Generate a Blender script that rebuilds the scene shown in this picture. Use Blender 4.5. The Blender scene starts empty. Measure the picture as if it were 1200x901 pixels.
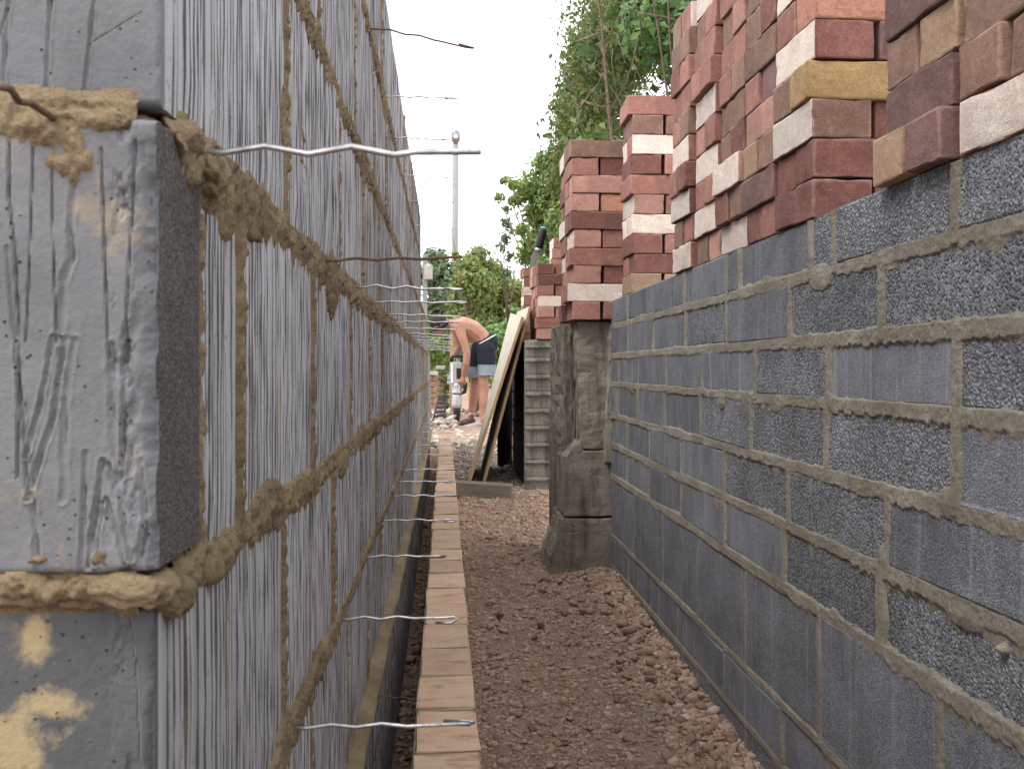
import bpy, bmesh, math, random
import numpy as np
from mathutils import Vector, Matrix

S = bpy.context.scene
COL = S.collection
R = math.radians
rnd = random.Random(7)
rng = np.random.default_rng(7)

# ------------------------------------------------------------------ camera, sky, sun
CZ = 0.80                       # camera height; wall heights below are written relative to it
FPX, VX, VY = 1333.0, 522.0, 432.0
YAW = math.atan(78 / 1333)
cd = bpy.data.cameras.new("camera")
cam = bpy.data.objects.new("camera", cd); COL.objects.link(cam)
cd.sensor_width = 36; cd.lens = 36 * FPX / 1200
cd.shift_y = -(450.5 - VY) / 1200
cd.clip_start = 0.02; cd.clip_end = 2000
cd.dof.use_dof = True; cd.dof.focus_distance = 3.4; cd.dof.aperture_fstop = 34
cam.location = (0, 0, CZ); cam.rotation_euler = (R(90), 0, -YAW)
S.camera = cam

W = bpy.data.worlds.new("World"); S.world = W; W.use_nodes = True
wn, wl = W.node_tree.nodes, W.node_tree.links
bg = wn["Background"]
sky = wn.new("ShaderNodeTexSky"); sky.sky_type = 'NISHITA'; sky.sun_disc = False
SUN_EL, SUN_AZ = R(58), R(-125)
sky.sun_elevation = SUN_EL; sky.sun_rotation = SUN_AZ
sky.air_density = 1.0; sky.dust_density = 6.0; sky.ozone_density = 1.0
mx = wn.new("ShaderNodeMix"); mx.data_type = 'RGBA'; mx.inputs[0].default_value = 0.88
wl.new(sky.outputs[0], mx.inputs[6]); mx.inputs[7].default_value = (12.0, 12.0, 12.15, 1)   # the bright even cloud layer
wl.new(mx.outputs[2], bg.inputs[0]); bg.inputs[1].default_value = 0.12
sd = bpy.data.lights.new("sun", 'SUN'); sd.energy = 1.2; sd.angle = R(14); sd.color = (1, .965, .91)
sun = bpy.data.objects.new("sun", sd); COL.objects.link(sun)
sun.location = (-3, -3, 8)
sv = Vector((math.sin(SUN_AZ) * math.cos(SUN_EL), math.cos(SUN_AZ) * math.cos(SUN_EL), math.sin(SUN_EL)))
sun.rotation_euler = (-sv).to_track_quat('-Z', 'Y').to_euler()
S.view_settings.view_transform = 'Standard'; S.view_settings.look = 'None'
S.view_settings.exposure = 0.80; S.view_settings.gamma = 1.0
S.cycles.max_bounces = 7; S.cycles.diffuse_bounces = 4; S.cycles.transparent_max_bounces = 8
S.cycles.use_denoising = True

def at(px, py, Y):
    """a point of the place at alley distance Y, read off the photograph (1200 x 901)"""
    t = math.tan(YAW)
    a = (px - 600) / FPX
    X = Y * (a + t) / (1 - a * t)
    d = X * math.sin(YAW) + Y * math.cos(YAW)
    return Vector((X, Y, CZ + (VY - py) * d / FPX))

# ------------------------------------------------------------------ numpy noise
def _h(i, j, s):
    n = (i.astype(np.int64) * 374761393 + j.astype(np.int64) * 668265263 + s * 1442695041) & 0xffffffff
    n = ((n ^ (n >> 13)) * 1274126177) & 0xffffffff
    n = n ^ (n >> 16)
    return (n & 0xffff) / 65535.0
def vnoise(x, y, s=0):
    i = np.floor(x); j = np.floor(y); u = x - i; v = y - j
    u = u * u * (3 - 2 * u); v = v * v * (3 - 2 * v)
    a = _h(i, j, s); b = _h(i + 1, j, s); c = _h(i, j + 1, s); d = _h(i + 1, j + 1, s)
    return (a * (1 - u) + b * u) * (1 - v) + (c * (1 - u) + d * u) * v
def fbm(x, y, s=0, o=4):
    t = 0; a = 1; n = 0
    for k in range(o):
        t = t + a * (vnoise(x * 2 ** k, y * 2 ** k, s + k) * 2 - 1); n += a; a *= .5
    return t / n

# ------------------------------------------------------------------ materials
class NT:
    def __init__(s, name):
        s.m = bpy.data.materials.new(name); s.m.use_nodes = True
        s.n, s.l = s.m.node_tree.nodes, s.m.node_tree.links
        s.b = s.n["Principled BSDF"]; s._c = None
    def add(s, t, **kw):
        n = s.n.new(t)
        for k, v in kw.items(): setattr(n, k, v)
        return n
    def put(s, sock, v):
        if isinstance(v, bpy.types.NodeSocket): s.l.new(v, sock)
        elif isinstance(v, (tuple, list)) and sock.type == 'RGBA': sock.default_value = (*v[:3], 1)
        else: sock.default_value = v
    def coord(s, scale=(1, 1, 1), rand=True, rot=(0, 0, 0)):
        tc = s.add("ShaderNodeTexCoord").outputs["Object"]
        if rand:
            oi = s.add("ShaderNodeObjectInfo").outputs["Random"]
            va = s.add("ShaderNodeVectorMath", operation='MULTIPLY'); s.l.new(oi, va.inputs[0]); va.inputs[1].default_value = (37, 53, 71)
            vb = s.add("ShaderNodeVectorMath", operation='ADD'); s.l.new(tc, vb.inputs[0]); s.l.new(va.outputs[0], vb.inputs[1]); tc = vb.outputs[0]
        mp = s.add("ShaderNodeMapping"); s.l.new(tc, mp.inputs[0]); mp.inputs["Scale"].default_value = scale; mp.inputs["Rotation"].default_value = rot
        return mp.outputs[0]
    def noise(s, co, scale, detail=4, rough=.55):
        n = s.add("ShaderNodeTexNoise"); s.l.new(co, n.inputs["Vector"]); n.inputs["Scale"].default_value = scale
        n.inputs["Detail"].default_value = detail; n.inputs["Roughness"].default_value = rough
        return n.outputs["Fac"]
    def voro(s, co, scale, feature='F1', out="Distance"):
        n = s.add("ShaderNodeTexVoronoi", feature=feature); s.l.new(co, n.inputs["Vector"]); n.inputs["Scale"].default_value = scale
        return n.outputs[out]
    def ramp(s, f, stops):
        r = s.add("ShaderNodeValToRGB"); s.l.new(f, r.inputs[0]); e = r.color_ramp.elements
        while len(e) < len(stops): e.new(.5)
        for q, (p, c) in zip(e, stops):
            q.position = p; q.color = (*c, 1) if isinstance(c, tuple) else (c, c, c, 1)
        return r.outputs[0]
    def mix(s, f, a, b, mode='MIX'):
        n = s.add("ShaderNodeMix", data_type='RGBA', blend_type=mode)
        s.put(n.inputs[0], f); s.put(n.inputs[6], a); s.put(n.inputs[7], b)
        return n.outputs[2]
    def math(s, op, a, b=0.0):
        n = s.add("ShaderNodeMath", operation=op); s.put(n.inputs[0], a); s.put(n.inputs[1], b)
        return n.outputs[0]
    def sep(s, v):
        n = s.add("ShaderNodeSeparateXYZ"); s.l.new(v, n.inputs[0]); return n.outputs
    def rand(s): return s.add("ShaderNodeObjectInfo").outputs["Random"]
    def island(s): return s.add("ShaderNodeNewGeometry").outputs["Random Per Island"]
    def bump(s, h, dist, strength=1.0, prev=None):
        n = s.add("ShaderNodeBump"); s.l.new(h, n.inputs["Height"]); n.inputs["Distance"].default_value = dist; n.inputs["Strength"].default_value = strength
        if prev is not None: s.l.new(prev, n.inputs["Normal"])
        return n.outputs[0]
    def done(s, col, rough=.9, nrm=None, **kw):
        s.put(s.b.inputs["Base Color"], col); s.put(s.b.inputs["Roughness"], rough)
        s.b.inputs["Specular IOR Level"].default_value = kw.pop("spec", .3)
        for k, v in kw.items(): s.put(s.b.inputs[k], v)
        if nrm is not None: s.l.new(nrm, s.b.inputs["Normal"])
        return s.m

M = {}
def g3(v, b=1.06, g=1.0): return (v, v * g, v * b)

def mat_rib(name, lo, hi, dirt):
    t = NT(name)
    c1 = t.coord((1, 90, 4)); c2 = t.coord((1, 1, 1))
    streak = t.noise(c1, 1.0, 5, .65)
    blot = t.noise(c2, 9, 4)
    col = t.ramp(streak, [(.30, lo), (.58, hi)])
    col = t.mix(t.ramp(blot, [(.35, 0.0), (.75, .45)]), col, tuple(x * .82 for x in hi))
    tone = t.ramp(t.rand(), [(0, .80), (1, 1.08)])
    col = t.mix(1.0, col, tone, 'MULTIPLY')
    pit = t.voro(t.coord((1, 1, .45)), 260)
    pits = t.ramp(pit, [(.1, 1.0), (.22, 0.0)])
    pm = t.mix(1.0, pits, t.ramp(t.noise(c2, 55, 2), [(.52, 0.0), (.6, 1.0)]), 'MULTIPLY')
    col = t.mix(pm, col, (.07, .07, .075))
    sand = t.ramp(t.noise(t.coord((1, 16, 2.2)), 1.0, 5, .7), [(.585, 0.0), (.70, dirt)])
    col = t.mix(sand, col, (.40, .30, .18))
    h = t.noise(t.coord((1, 1, .35)), 220, 4, .7)
    n = t.bump(h, .0016, .9); n = t.bump(pm, -.002, .8, n)
    return t.done(col, .92, n)
M['rib'] = mat_rib("ribbed concrete", (.27, .272, .285), (.465, .468, .49), .6)
M['groove'] = mat_rib("torn concrete groove", (.045, .045, .048), (.15, .15, .158), .35)  # dark torn concrete; on scored lines it also paints in their shade

def mat_front(name, base, stain, spots=()):
    t = NT(name)
    c = t.coord(); cs = t.coord((26, 26, 2.5))
    col = t.ramp(t.noise(c, 14, 6, .65), [(.3, tuple(x * .72 for x in base)), (.7, tuple(min(1, x * 1.12) for x in base))])
    col = t.mix(t.ramp(t.noise(cs, 1, 4), [(.4, 0.0), (.7, .4)]), col, tuple(x * .62 for x in base))
    pit = t.ramp(t.voro(c, 170), [(.06, 1.0), (.16, 0.0)])
    pm = t.mix(1.0, pit, t.ramp(t.noise(c, 38, 2), [(.54, 0.0), (.6, 1.0)]), 'MULTIPLY')
    col = t.mix(pm, col, (.06, .06, .065))
    sp = t.noise(t.coord((1, 1, 1)), 17, 7, .72)
    sand = t.ramp(sp, [(.585, 0.0), (.655, stain)])
    col = t.mix(sand, col, (.40, .30, .165))
    wc = t.coord(rand=False); wn_ = t.noise(wc, 42, 7, .75)
    for (cx_, cy_, cz_, sx, sz) in spots:
        sb = t.add("ShaderNodeVectorMath", operation='SUBTRACT'); t.l.new(wc, sb.inputs[0]); sb.inputs[1].default_value = (cx_, cy_, cz_)
        ml = t.add("ShaderNodeVectorMath", operation='MULTIPLY'); t.l.new(sb.outputs[0], ml.inputs[0]); ml.inputs[1].default_value = (1 / sx, 0, 1 / sz)
        le = t.add("ShaderNodeVectorMath", operation='LENGTH'); t.l.new(ml.outputs[0], le.inputs[0])
        f_ = t.math('SUBTRACT', t.math('MULTIPLY', wn_, 2.2), le.outputs["Value"])
        col = t.mix(t.ramp(f_, [(.30, 0.0), (.75, .85)]), col, (.40, .31, .175))
    n = t.bump(t.noise(c, 300, 4, .7), .0008, .8); n = t.bump(pm, -.003, .9, n)
    return t.done(col, .88, n)
M['front_light'] = mat_front("scored concrete", (.185, .19, .202), .35)
M['front_dark'] = mat_front("smooth dark concrete", (.105, .11, .115), .25, [(*at(22, 870, .543), .028, .026), (*at(40, 745, .543), .011, .020), (*at(60, 825, .543), .02, .012)])

def mat_aggregate(name, lo, hi, scale, depth, streaks):
    t = NT(name)
    co = t.coord()
    w = t.add("ShaderNodeTexNoise"); t.l.new(co, w.inputs["Vector"]); w.inputs["Scale"].default_value = scale * .6; w.inputs["Detail"].default_value = 2
    ws = t.add("ShaderNodeVectorMath", operation='SCALE'); t.l.new(w.outputs["Color"], ws.inputs[0]); ws.inputs["Scale"].default_value = .9 / scale
    wa = t.add("ShaderNodeVectorMath", operation='ADD'); t.l.new(co, wa.inputs[0]); t.l.new(ws.outputs[0], wa.inputs[1]); cw = wa.outputs[0]
    d1 = t.voro(cw, scale); cc = t.voro(cw, scale, out="Color")
    d2 = t.voro(cw, scale * 2.3)
    cell = t.sep(cc)[0]
    hgt = t.math('ADD', t.math('MULTIPLY', t.ramp(d1, [(.1, 1.0), (.62, 0.0)]), .75), t.math('MULTIPLY', cell, .45))
    hgt = t.math('ADD', hgt, t.math('MULTIPLY', d2, -.28))
    big = t.noise(co, 26, 3)
    hgt = t.math('ADD', hgt, t.math('MULTIPLY', big, .7))
    col = t.ramp(cell, [(.0, lo), (.55, tuple((a + b) / 2 for a, b in zip(lo, hi))), (1, hi)])
    col = t.mix(.8, col, t.ramp(t.noise(co, 8, 6, .65), [(.3, .55), (.7, 1.2)]), 'MULTIPLY')
    tone = t.ramp(t.rand(), [(0, .8), (1, 1.12)]); col = t.mix(1.0, col, tone, 'MULTIPLY')
    if streaks:
        sk = t.ramp(t.noise(t.coord((1, 45, 2.2)), 1, 4, .6), [(.55, 0.0), (.75, streaks)])
        col = t.mix(sk, col, (.36, .365, .385))
    dust = t.ramp(t.noise(co, 11, 6, .7), [(.62, 0.0), (.74, .5)])
    col = t.mix(dust, col, (.30, .265, .205))
    fl = t.ramp(t.noise(co, 60, 3, .8), [(.72, 0.0), (.76, .8)])
    col = t.mix(fl, col, (.55, .55, .55))
    n = t.bump(hgt, depth, 1.0)
    return t.done(col, .93, n)
M['agg'] = mat_aggregate("coarse aggregate block", (.102, .108, .121), (.285, .298, .328), 200, .0034, .2)
M['aggfine'] = mat_aggregate("fine aggregate block", (.116, .125, .142), (.258, .273, .307), 360, .0014, .45)
M['aggsmooth'] = mat_aggregate("worn smooth block", (.134, .144, .166), (.236, .25, .287), 420, .0007, .75)
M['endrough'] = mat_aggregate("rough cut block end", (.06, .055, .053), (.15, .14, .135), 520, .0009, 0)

def mat_mortar(name, lo, hi, wet):
    t = NT(name); co = t.coord(rand=False)
    col = t.ramp(t.noise(co, 22, 7, .7), [(.3, lo), (.68, hi)])
    col = t.mix(t.ramp(t.noise(co, 5, 3), [(.42, 0.0), (.68, .75)]), col, wet)
    gr = t.noise(co, 700, 3, .7)
    col = t.mix(.35, col, t.ramp(gr, [(.3, .6), (.7, 1.2)]), 'MULTIPLY')
    n = t.bump(t.noise(co, 420, 5, .8), .0034, 1.0); n = t.bump(t.noise(co, 90, 5, .75), .006, .9, n)
    return t.done(col, .95, n)
M['sand'] = mat_mortar("sandy mortar", (.235, .172, .103), (.44, .335, .205), (.20, .14, .082))
M['cement'] = mat_mortar("buff cement mortar", (.26, .235, .19), (.44, .405, .34), (.245, .213, .16))

def mat_brick(name, lo, hi, pale=(.55, .42, .35), pa=.25, band=.5):
    t = NT(name); co = t.coord()
    col = t.ramp(t.noise(co, 16, 7, .7), [(.3, lo), (.7, hi)])
    col = t.mix(t.ramp(t.noise(co, 190, 3, .8), [(.35, .5), (.6, 0.0)]), col, tuple(x * .6 for x in lo))
    # kiln bands: where bricks touched in the kiln a stripe of another tone runs across
    x = t.sep(t.add("ShaderNodeTexCoord").outputs["Object"])[0]
    r = t.rand()
    edge = t.math('ADD', x, t.math('MULTIPLY', t.math('SUBTRACT', r, .5), .12))
    edge = t.math('ADD', edge, t.math('MULTIPLY', t.noise(co, 25, 2), .012))
    bnd = t.ramp(t.math('ADD', t.math('MULTIPLY', edge, 30), .5), [(.38, 0.0), (.62, band)])
    col = t.mix(bnd, col, tuple(a * .62 + b * .12 for a, b in zip(lo, (.3, .25, .25))))
    col = t.mix(1.0, col, t.ramp(r, [(0, .80), (.5, 1.0), (1, 1.14)]), 'MULTIPLY')
    dust = t.ramp(t.noise(co, 34, 6, .75), [(.55, 0.0), (.72, pa)])
    col = t.mix(dust, col, pale)
    spk = t.ramp(t.voro(co, 120), [(.05, 1.0), (.12, 0.0)])
    spm = t.mix(1.0, spk, t.ramp(t.noise(co, 30, 2), [(.55, 0.0), (.6, .8)]), 'MULTIPLY')
    col = t.mix(spm, col, (.62, .5, .42))
    # worn arrises: two of the three faces meet there
    ob = t.sep(t.add("ShaderNodeTexCoord").outputs["Object"]); sm = None
    for ax, half in zip(ob, (.1065, .051, .03225)):
        a_ = t.ramp(t.math('MULTIPLY', t.math('SUBTRACT', t.math('ABSOLUTE', ax), half - .008), 125), [(0, 0.0), (1, 1.0)])
        sm = a_ if sm is None else t.math('ADD', sm, a_)
    wear = t.ramp(t.math('MULTIPLY', t.math('ADD', sm, t.math('MULTIPLY', t.math('SUBTRACT', t.noise(co, 48, 5, .7), .5), 1.5)), .5), [(.62, 0.0), (.86, .5)])
    col = t.mix(wear, col, t.mix(t.ramp(t.noise(co, 9, 3), [(.42, 0.0), (.58, 1.0)]), tuple(x * .5 for x in lo), tuple(a * .6 + b * .4 for a, b in zip(hi, pale))))
    stain = t.ramp(t.noise(t.coord((3, 9, 9)), 1.6, 6, .75), [(.56, 0.0), (.70, .6)])
    col = t.mix(stain, col, tuple(x * .55 for x in lo))
    n = t.bump(t.noise(co, 380, 4, .75), .0014, .9); n = t.bump(t.noise(co, 60, 5, .7), .0035, .6, n)
    return t.done(col, .93, n)
M['red'] = mat_brick("red brick", (.29, .128, .10), (.44, .222, .178))
M['darkred'] = mat_brick("dark red brick", (.17, .072, .060), (.29, .13, .107), pa=.15)
M['pink'] = mat_brick("pink brick", (.41, .21, .165), (.54, .31, .25))
M['brown'] = mat_brick("brown brick", (.20, .115, .085), (.33, .205, .155))
M['purple'] = mat_brick("purple brown brick", (.16, .088, .082), (.27, .155, .14), pa=.2, band=.6)
M['tan'] = mat_brick("tan brick", (.36, .235, .15), (.50, .35, .23), band=.15)
M['cream'] = mat_brick("cream brick face", (.68, .545, .47), (.85, .76, .68), (.90, .84, .77), .4, band=.12)
M['orange'] = mat_brick("orange brick", (.46, .21, .14), (.60, .31, .22), band=.1)
M['yellow'] = mat_brick("yellow brick", (.36, .225, .10), (.52, .36, .18), (.25, .15, .08), .6, band=.0)

def mat_footing():
    t = NT("mortar smeared brick"); co = t.coord()
    col = t.ramp(t.noise(co, 12, 5), [(.3, (.52, .33, .24)), (.7, (.65, .455, .34))])
    film = t.noise(t.coord((10, 13, 10)), 1.0, 7, .72)
    col = t.mix(t.ramp(film, [(.40, 0.0), (.62, .85)]), col, (.60, .495, .37))
    f2 = t.noise(t.coord((9, 17, 10)), 1.1, 6, .72)
    col = t.mix(t.ramp(f2, [(.55, 0.0), (.68, .75)]), col, (.25, .205, .10))
    col = t.mix(t.ramp(t.noise(co, 40, 5, .7), [(.56, 0.0), (.7, .6)]), col, (.66, .56, .45))
    col = t.mix(1.0, col, t.ramp(t.rand(), [(0, (.80, .76, .74)), (.5, (1.0, .94, .88)), (1, (1.08, 1.04, .98))]), 'MULTIPLY')
    ey = t.math('ABSOLUTE', t.sep(t.add("ShaderNodeTexCoord").outputs["Object"])[1])
    en = t.ramp(t.math('ADD', t.math('MULTIPLY', t.math('SUBTRACT', ey, .094), 60), t.math('SUBTRACT', t.noise(co, 30, 4), .5)), [(.2, 0.0), (.8, .65)])
    col = t.mix(en, col, (.40, .33, .21))
    n = t.bump(t.noise(co, 260, 5, .75), .0014, .9); n = t.bump(t.noise(co, 35, 4), .003, .6, n)
    return t.done(col, .9, n)
M['footing'] = mat_footing()

def mat_soil():
    t = NT("reddish stony soil"); co = t.coord(rand=False)
    col = t.ramp(t.noise(co, 30, 7, .75), [(.3, (.25, .162, .114)), (.7, (.47, .33, .242))])
    col = t.mix(t.ramp(t.noise(co, 3.5, 4), [(.42, 0.0), (.62, .8)]), col, (.29, .20, .15))
    col = t.mix(t.ramp(t.voro(co, 130, out="Color"), [(.6, 0.0), (1, .5)]), col, (.23, .17, .14))
    n = t.bump(t.noise(co, 150, 6, .8), .008, 1.0); n = t.bump(t.voro(co, 110), .006, .8, n)
    return t.done(col, .95, n)
M['soil'] = mat_soil()
def mat_stone(name, stops, obj):
    t = NT(name); co = t.coord(rand=obj)
    col = t.ramp(t.rand() if obj else t.island(), stops)
    col = t.mix(.7, col, t.ramp(t.noise(co, 70, 6, .7), [(.3, .55), (.72, 1.25)]), 'MULTIPLY')
    return t.done(col, .93, t.bump(t.noise(co, 180, 5, .75), .004, .8))
ST = [(0, (.30, .195, .14)), (.3, (.48, .32, .237)), (.55, (.40, .278, .207)), (.80, (.52, .37, .28)), (.94, (.41, .335, .27)), (.99, (.50, .43, .36)), (1, (.62, .56, .5))]
M['gravel'] = mat_stone("red brown gravel", ST, False)
M['stone'] = mat_stone("red brown stone", ST[:5] + [(1, (.33, .29, .26))], True)
M['rubble'] = mat_stone("broken concrete rubble", [(0, (.30, .25, .20)), (.4, (.48, .42, .35)), (.7, (.58, .52, .45)), (.9, (.38, .24, .17)), (1, (.62, .57, .5))], True)

M['fill'] = mat_stone("pale rubble dust", [(0, (.20, .165, .13)), (1, (.25, .21, .17))], True)
M['palegravel'] = mat_stone("pale mixed gravel", [(0, (.20, .16, .13)), (.4, (.34, .285, .235)), (.8, (.46, .40, .34)), (1, (.60, .55, .48))], False)
def mat_pier(name, a, b, moss):
    t = NT(name); co = t.coord(rand=False)
    col = t.ramp(t.noise(co, 7, 7, .7), [(.3, a), (.7, b)])
    col = t.mix(t.ramp(t.noise(t.coord((20, 20, 2.2), rand=False), 1, 5, .65), [(.48, 0.0), (.66, .85)]), col, tuple(x * .45 for x in a))
    col = t.mix(t.ramp(t.noise(co, 18, 6, .7), [(.58, 0.0), (.7, moss)]), col, (.10, .10, .045))
    col = t.mix(t.ramp(t.noise(co, 90, 4, .7), [(.64, 0.0), (.72, .7)]), col, (.42, .40, .36))
    n = t.bump(t.noise(co, 120, 6, .75), .006, 1.0); n = t.bump(t.noise(co, 22, 4), .012, .6, n)
    return t.done(col, .92, n)
M['pier'] = mat_pier("weathered pier concrete", (.19, .168, .14), (.34, .305, .262), .4)
M['pierdark'] = mat_pier("mossy pier concrete", (.12, .11, .092), (.235, .215, .182), .7)
M['ridged'] = mat_pier("ridged concrete", (.15, .138, .12), (.265, .25, .222), .3)
t = NT("black pier side"); co = t.coord(rand=False)
M['pierside'] = t.done(t.ramp(t.noise(co, 20, 4), [(.3, (.008, .008, .009)), (.7, (.022, .021, .02))]), .8, t.bump(t.noise(co, 120, 4), .003))  # near-black colour on the ridged pier's left face and side ridges

def mat_wood(name, a, b, axis=2, sc=60, spots=0.0):
    t = NT(name); s3 = [sc, sc, sc]; s3[axis] = 3
    co = t.coord(tuple(s3)); cu = t.coord()
    col = t.ramp(t.noise(co, 1, 5, .6), [(.3, a), (.7, b)])
    if spots: col = t.mix(t.ramp(t.noise(cu, 9, 5, .7), [(.5, 0.0), (.7, spots)]), col, tuple(x * .6 for x in a))
    return t.done(col, .8, t.bump(t.noise(co, 1, 5), .0015))
M['ply'] = mat_wood("pale sheet board", (.43, .39, .31), (.60, .56, .47), 2, 40, .5)
M['plyedge'] = mat_wood("board edge", (.28, .185, .10), (.44, .31, .18), 2, 90)
M['timber'] = mat_wood("weathered timber", (.145, .115, .09), (.25, .205, .165), 0, 55, .4)
M['postwood'] = mat_wood("brown post timber", (.32, .20, .10), (.47, .32, .17), 2, 40)

t = NT("galvanised wire"); M['wire'] = t.done(t.ramp(t.noise(t.coord(), 90, 4, .7), [(.35, (.34, .34, .35)), (.62, (.62, .62, .63))]), .36, None, Metallic=.95, spec=.5)
t = NT("rusty wire"); M['rust'] = t.done(t.ramp(t.noise(t.coord(), 120, 5, .7), [(.3, (.07, .045, .03)), (.7, (.24, .16, .11))]), .75, None, Metallic=.35)
def flat(name, c, rough=.6, var=.25, sc=40, bmp=.001, **kw):
    t = NT(name); co = t.coord(rand=False)
    col = t.ramp(t.noise(co, sc, 5, .65), [(.3, tuple(x * (1 - var) for x in c)), (.7, tuple(min(1, x * (1 + var)) for x in c))])
    return t.done(col, rough, t.bump(t.noise(co, sc * 3, 4), bmp, .6), **kw)
t = NT("skin"); co = t.coord(rand=False)
M['skin'] = t.done(t.ramp(t.noise(co, 7, 4), [(.3, (.29, .145, .098)), (.7, (.43, .235, .168))]), .5, t.bump(t.noise(co, 60, 3), .002, .4), **{"Subsurface Weight": .12, "Subsurface Radius": (.02, .008, .004)})
M['lip'] = flat("lips", (.38, .14, .11)); M['eye'] = flat("eye", (.04, .03, .03), .3)
M['denim'] = flat("navy denim", (.014, .017, .026), .9, .4, 30, .004)
M['cuff'] = flat("pale denim cuff", (.20, .245, .285), .9, .25, 40, .004)
M['hair'] = flat("dark hair", (.030, .022, .018), .7, .5, 60, .006)
M['bluecloth'] = flat("blue cloth", (.014, .019, .045), .9, .3, 40, .003)
M['belt'] = flat("white waistband", (.6, .6, .62), .8)
M['shoe'] = flat("brown shoe", (.13, .08, .07), .7, .35, 40, .003); M['shoegrey'] = flat("grey shoe", (.32, .30, .30), .7, .3, 40, .003)
M['sole'] = flat("shoe sole", (.40, .37, .34), .8)
M['black'] = flat("black plastic", (.018, .018, .02), .45, .2)
M['silver'] = flat("silver housing", (.42, .43, .45), .38, .15, 30, .0004, Metallic=.55)
M['greyplas'] = flat("grey housing", (.34, .345, .36), .5, .12)
M['steel'] = flat("steel", (.25, .25, .26), .4, .3, 50, .0005, Metallic=.8)
M['galv'] = flat("painted galvanised steel", (.24, .265, .285), .55, .1, 4)
M['bluetip'] = flat("pale blue plastic", (.22, .48, .62), .5)
M['white'] = flat("white paint", (.72, .73, .75), .6, .06)
M['wallbrick'] = flat("old brick", (.30, .19, .14), .9, .3, 30, .004)
M['capstone'] = flat("stone capping", (.42, .41, .39), .9, .2, 20, .004)
def mat_leaf(name, a, b, c, gloss=.45):
    t = NT(name)
    r = t.island()
    col = t.ramp(r, [(0, a), (.6, b), (1, c)])
    t.put(t.b.inputs["Base Color"], col); t.b.inputs["Roughness"].default_value = gloss; t.b.inputs["Specular IOR Level"].default_value = .45
    tr = t.add("ShaderNodeBsdfTranslucent"); t.l.new(t.mix(1.0, col, (1.25, 1.25, .6), 'MULTIPLY'), tr.inputs[0])
    ms = t.add("ShaderNodeMixShader"); ms.inputs[0].default_value = .35
    t.l.new(t.b.outputs[0], ms.inputs[1]); t.l.new(tr.outputs[0], ms.inputs[2])
    t.l.new(ms.outputs[0], t.n["Material Output"].inputs[0])
    return t.m
M['ivy'] = mat_leaf("glossy climber leaf", (.045, .11, .035), (.10, .21, .06), (.21, .31, .09))
M['ivydull'] = mat_leaf("dull hedge leaf", (0.051, 0.092, 0.033), (0.112, 0.178, 0.063), (0.204, 0.244, 0.104), .6)
M['dead'] = mat_leaf("dry brown leaf", (.15, .095, .055), (.26, .17, .10), (.36, .26, .17), .8)
M['shrub'] = mat_leaf("light green leaf", (0.079, 0.144, 0.036), (0.152, 0.245, 0.061), (0.252, 0.317, 0.108), .5)
M['shrub2'] = mat_leaf("mixed green and russet leaf", (0.093, 0.158, 0.040), (0.179, 0.259, 0.072), (0.278, 0.259, 0.115), .5)
M['darktree'] = mat_leaf("far dark leaf", (0.048, 0.096, 0.044), (0.096, 0.160, 0.080), (0.162, 0.224, 0.120), .5)
M['ivylight'] = mat_leaf("bright climber leaf", (0.088, 0.184, 0.048), (0.169, 0.296, 0.096), (0.280, 0.384, 0.176), .4)
M['bark'] = flat("bark", (.16, .12, .085), .9, .4, 30, .01)
M['twig'] = flat("dry twig", (.30, .235, .165), .9, .3, 30, .002)

# ------------------------------------------------------------------ mesh helpers
def mesh(name, V, F, mats, fm=None, smooth=False):
    me = bpy.data.meshes.new(name)
    if isinstance(V, np.ndarray) and isinstance(F, np.ndarray):
        nv, nf, k = len(V), len(F), F.shape[1]
        me.vertices.add(nv); me.vertices.foreach_set("co", np.ascontiguousarray(V, np.float32).ravel())
        me.loops.add(nf * k); me.loops.foreach_set("vertex_index", np.ascontiguousarray(F, np.int32).ravel())
        me.polygons.add(nf); me.polygons.foreach_set("loop_start", np.arange(0, nf * k, k, dtype=np.int32))
        try: me.polygons.foreach_set("loop_total", np.full(nf, k, np.int32))
        except Exception: pass
    else:
        me.from_pydata([tuple(v) for v in V], [], [tuple(f) for f in F])
    for m in (mats if isinstance(mats, (list, tuple)) else [mats]): me.materials.append(m)
    if fm is not None: me.polygons.foreach_set("material_index", np.asarray(fm, np.int32))
    if smooth: me.polygons.foreach_set("use_smooth", np.ones(len(me.polygons), bool))
    me.update(calc_edges=True); me.validate()
    return me
def obj(name, me, parent=None, loc=(0, 0, 0), rot=(0, 0, 0)):
    o = bpy.data.objects.new(name, me); COL.objects.link(o); o.location = loc; o.rotation_euler = rot
    if parent is not None: o.parent = parent
    return o
def tag(o, label, cat, group=None):
    o['label'] = label; o['category'] = cat
    if group: o['group'] = group
    return o
def thing(name, label, cat, loc=(0, 0, 0), group=None, rz=0):
    o = bpy.data.objects.new(name, None); COL.objects.link(o); o.location = loc; o.rotation_euler = (0, 0, rz); o.empty_display_size = .1
    return tag(o, label, cat, group)
def box_mesh(name, l, w, h, mat, bev=.003, jit=.0012, seed=0, segs=1):
    bm = bmesh.new(); bmesh.ops.create_cube(bm, size=1)
    for v in bm.verts: v.co = Vector((v.co.x * l, v.co.y * w, v.co.z * h))
    if bev: bmesh.ops.bevel(bm, geom=bm.edges[:], offset=bev, segments=segs, affect='EDGES', profile=.6)
    q = random.Random(seed)
    for v in bm.verts: v.co += Vector((q.uniform(-jit, jit), q.uniform(-jit, jit), q.uniform(-jit, jit)))
    me = bpy.data.meshes.new(name); bm.to_mesh(me); bm.free()
    for m in (mat if isinstance(mat, (list, tuple)) else [mat]): me.materials.append(m)
    return me
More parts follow.
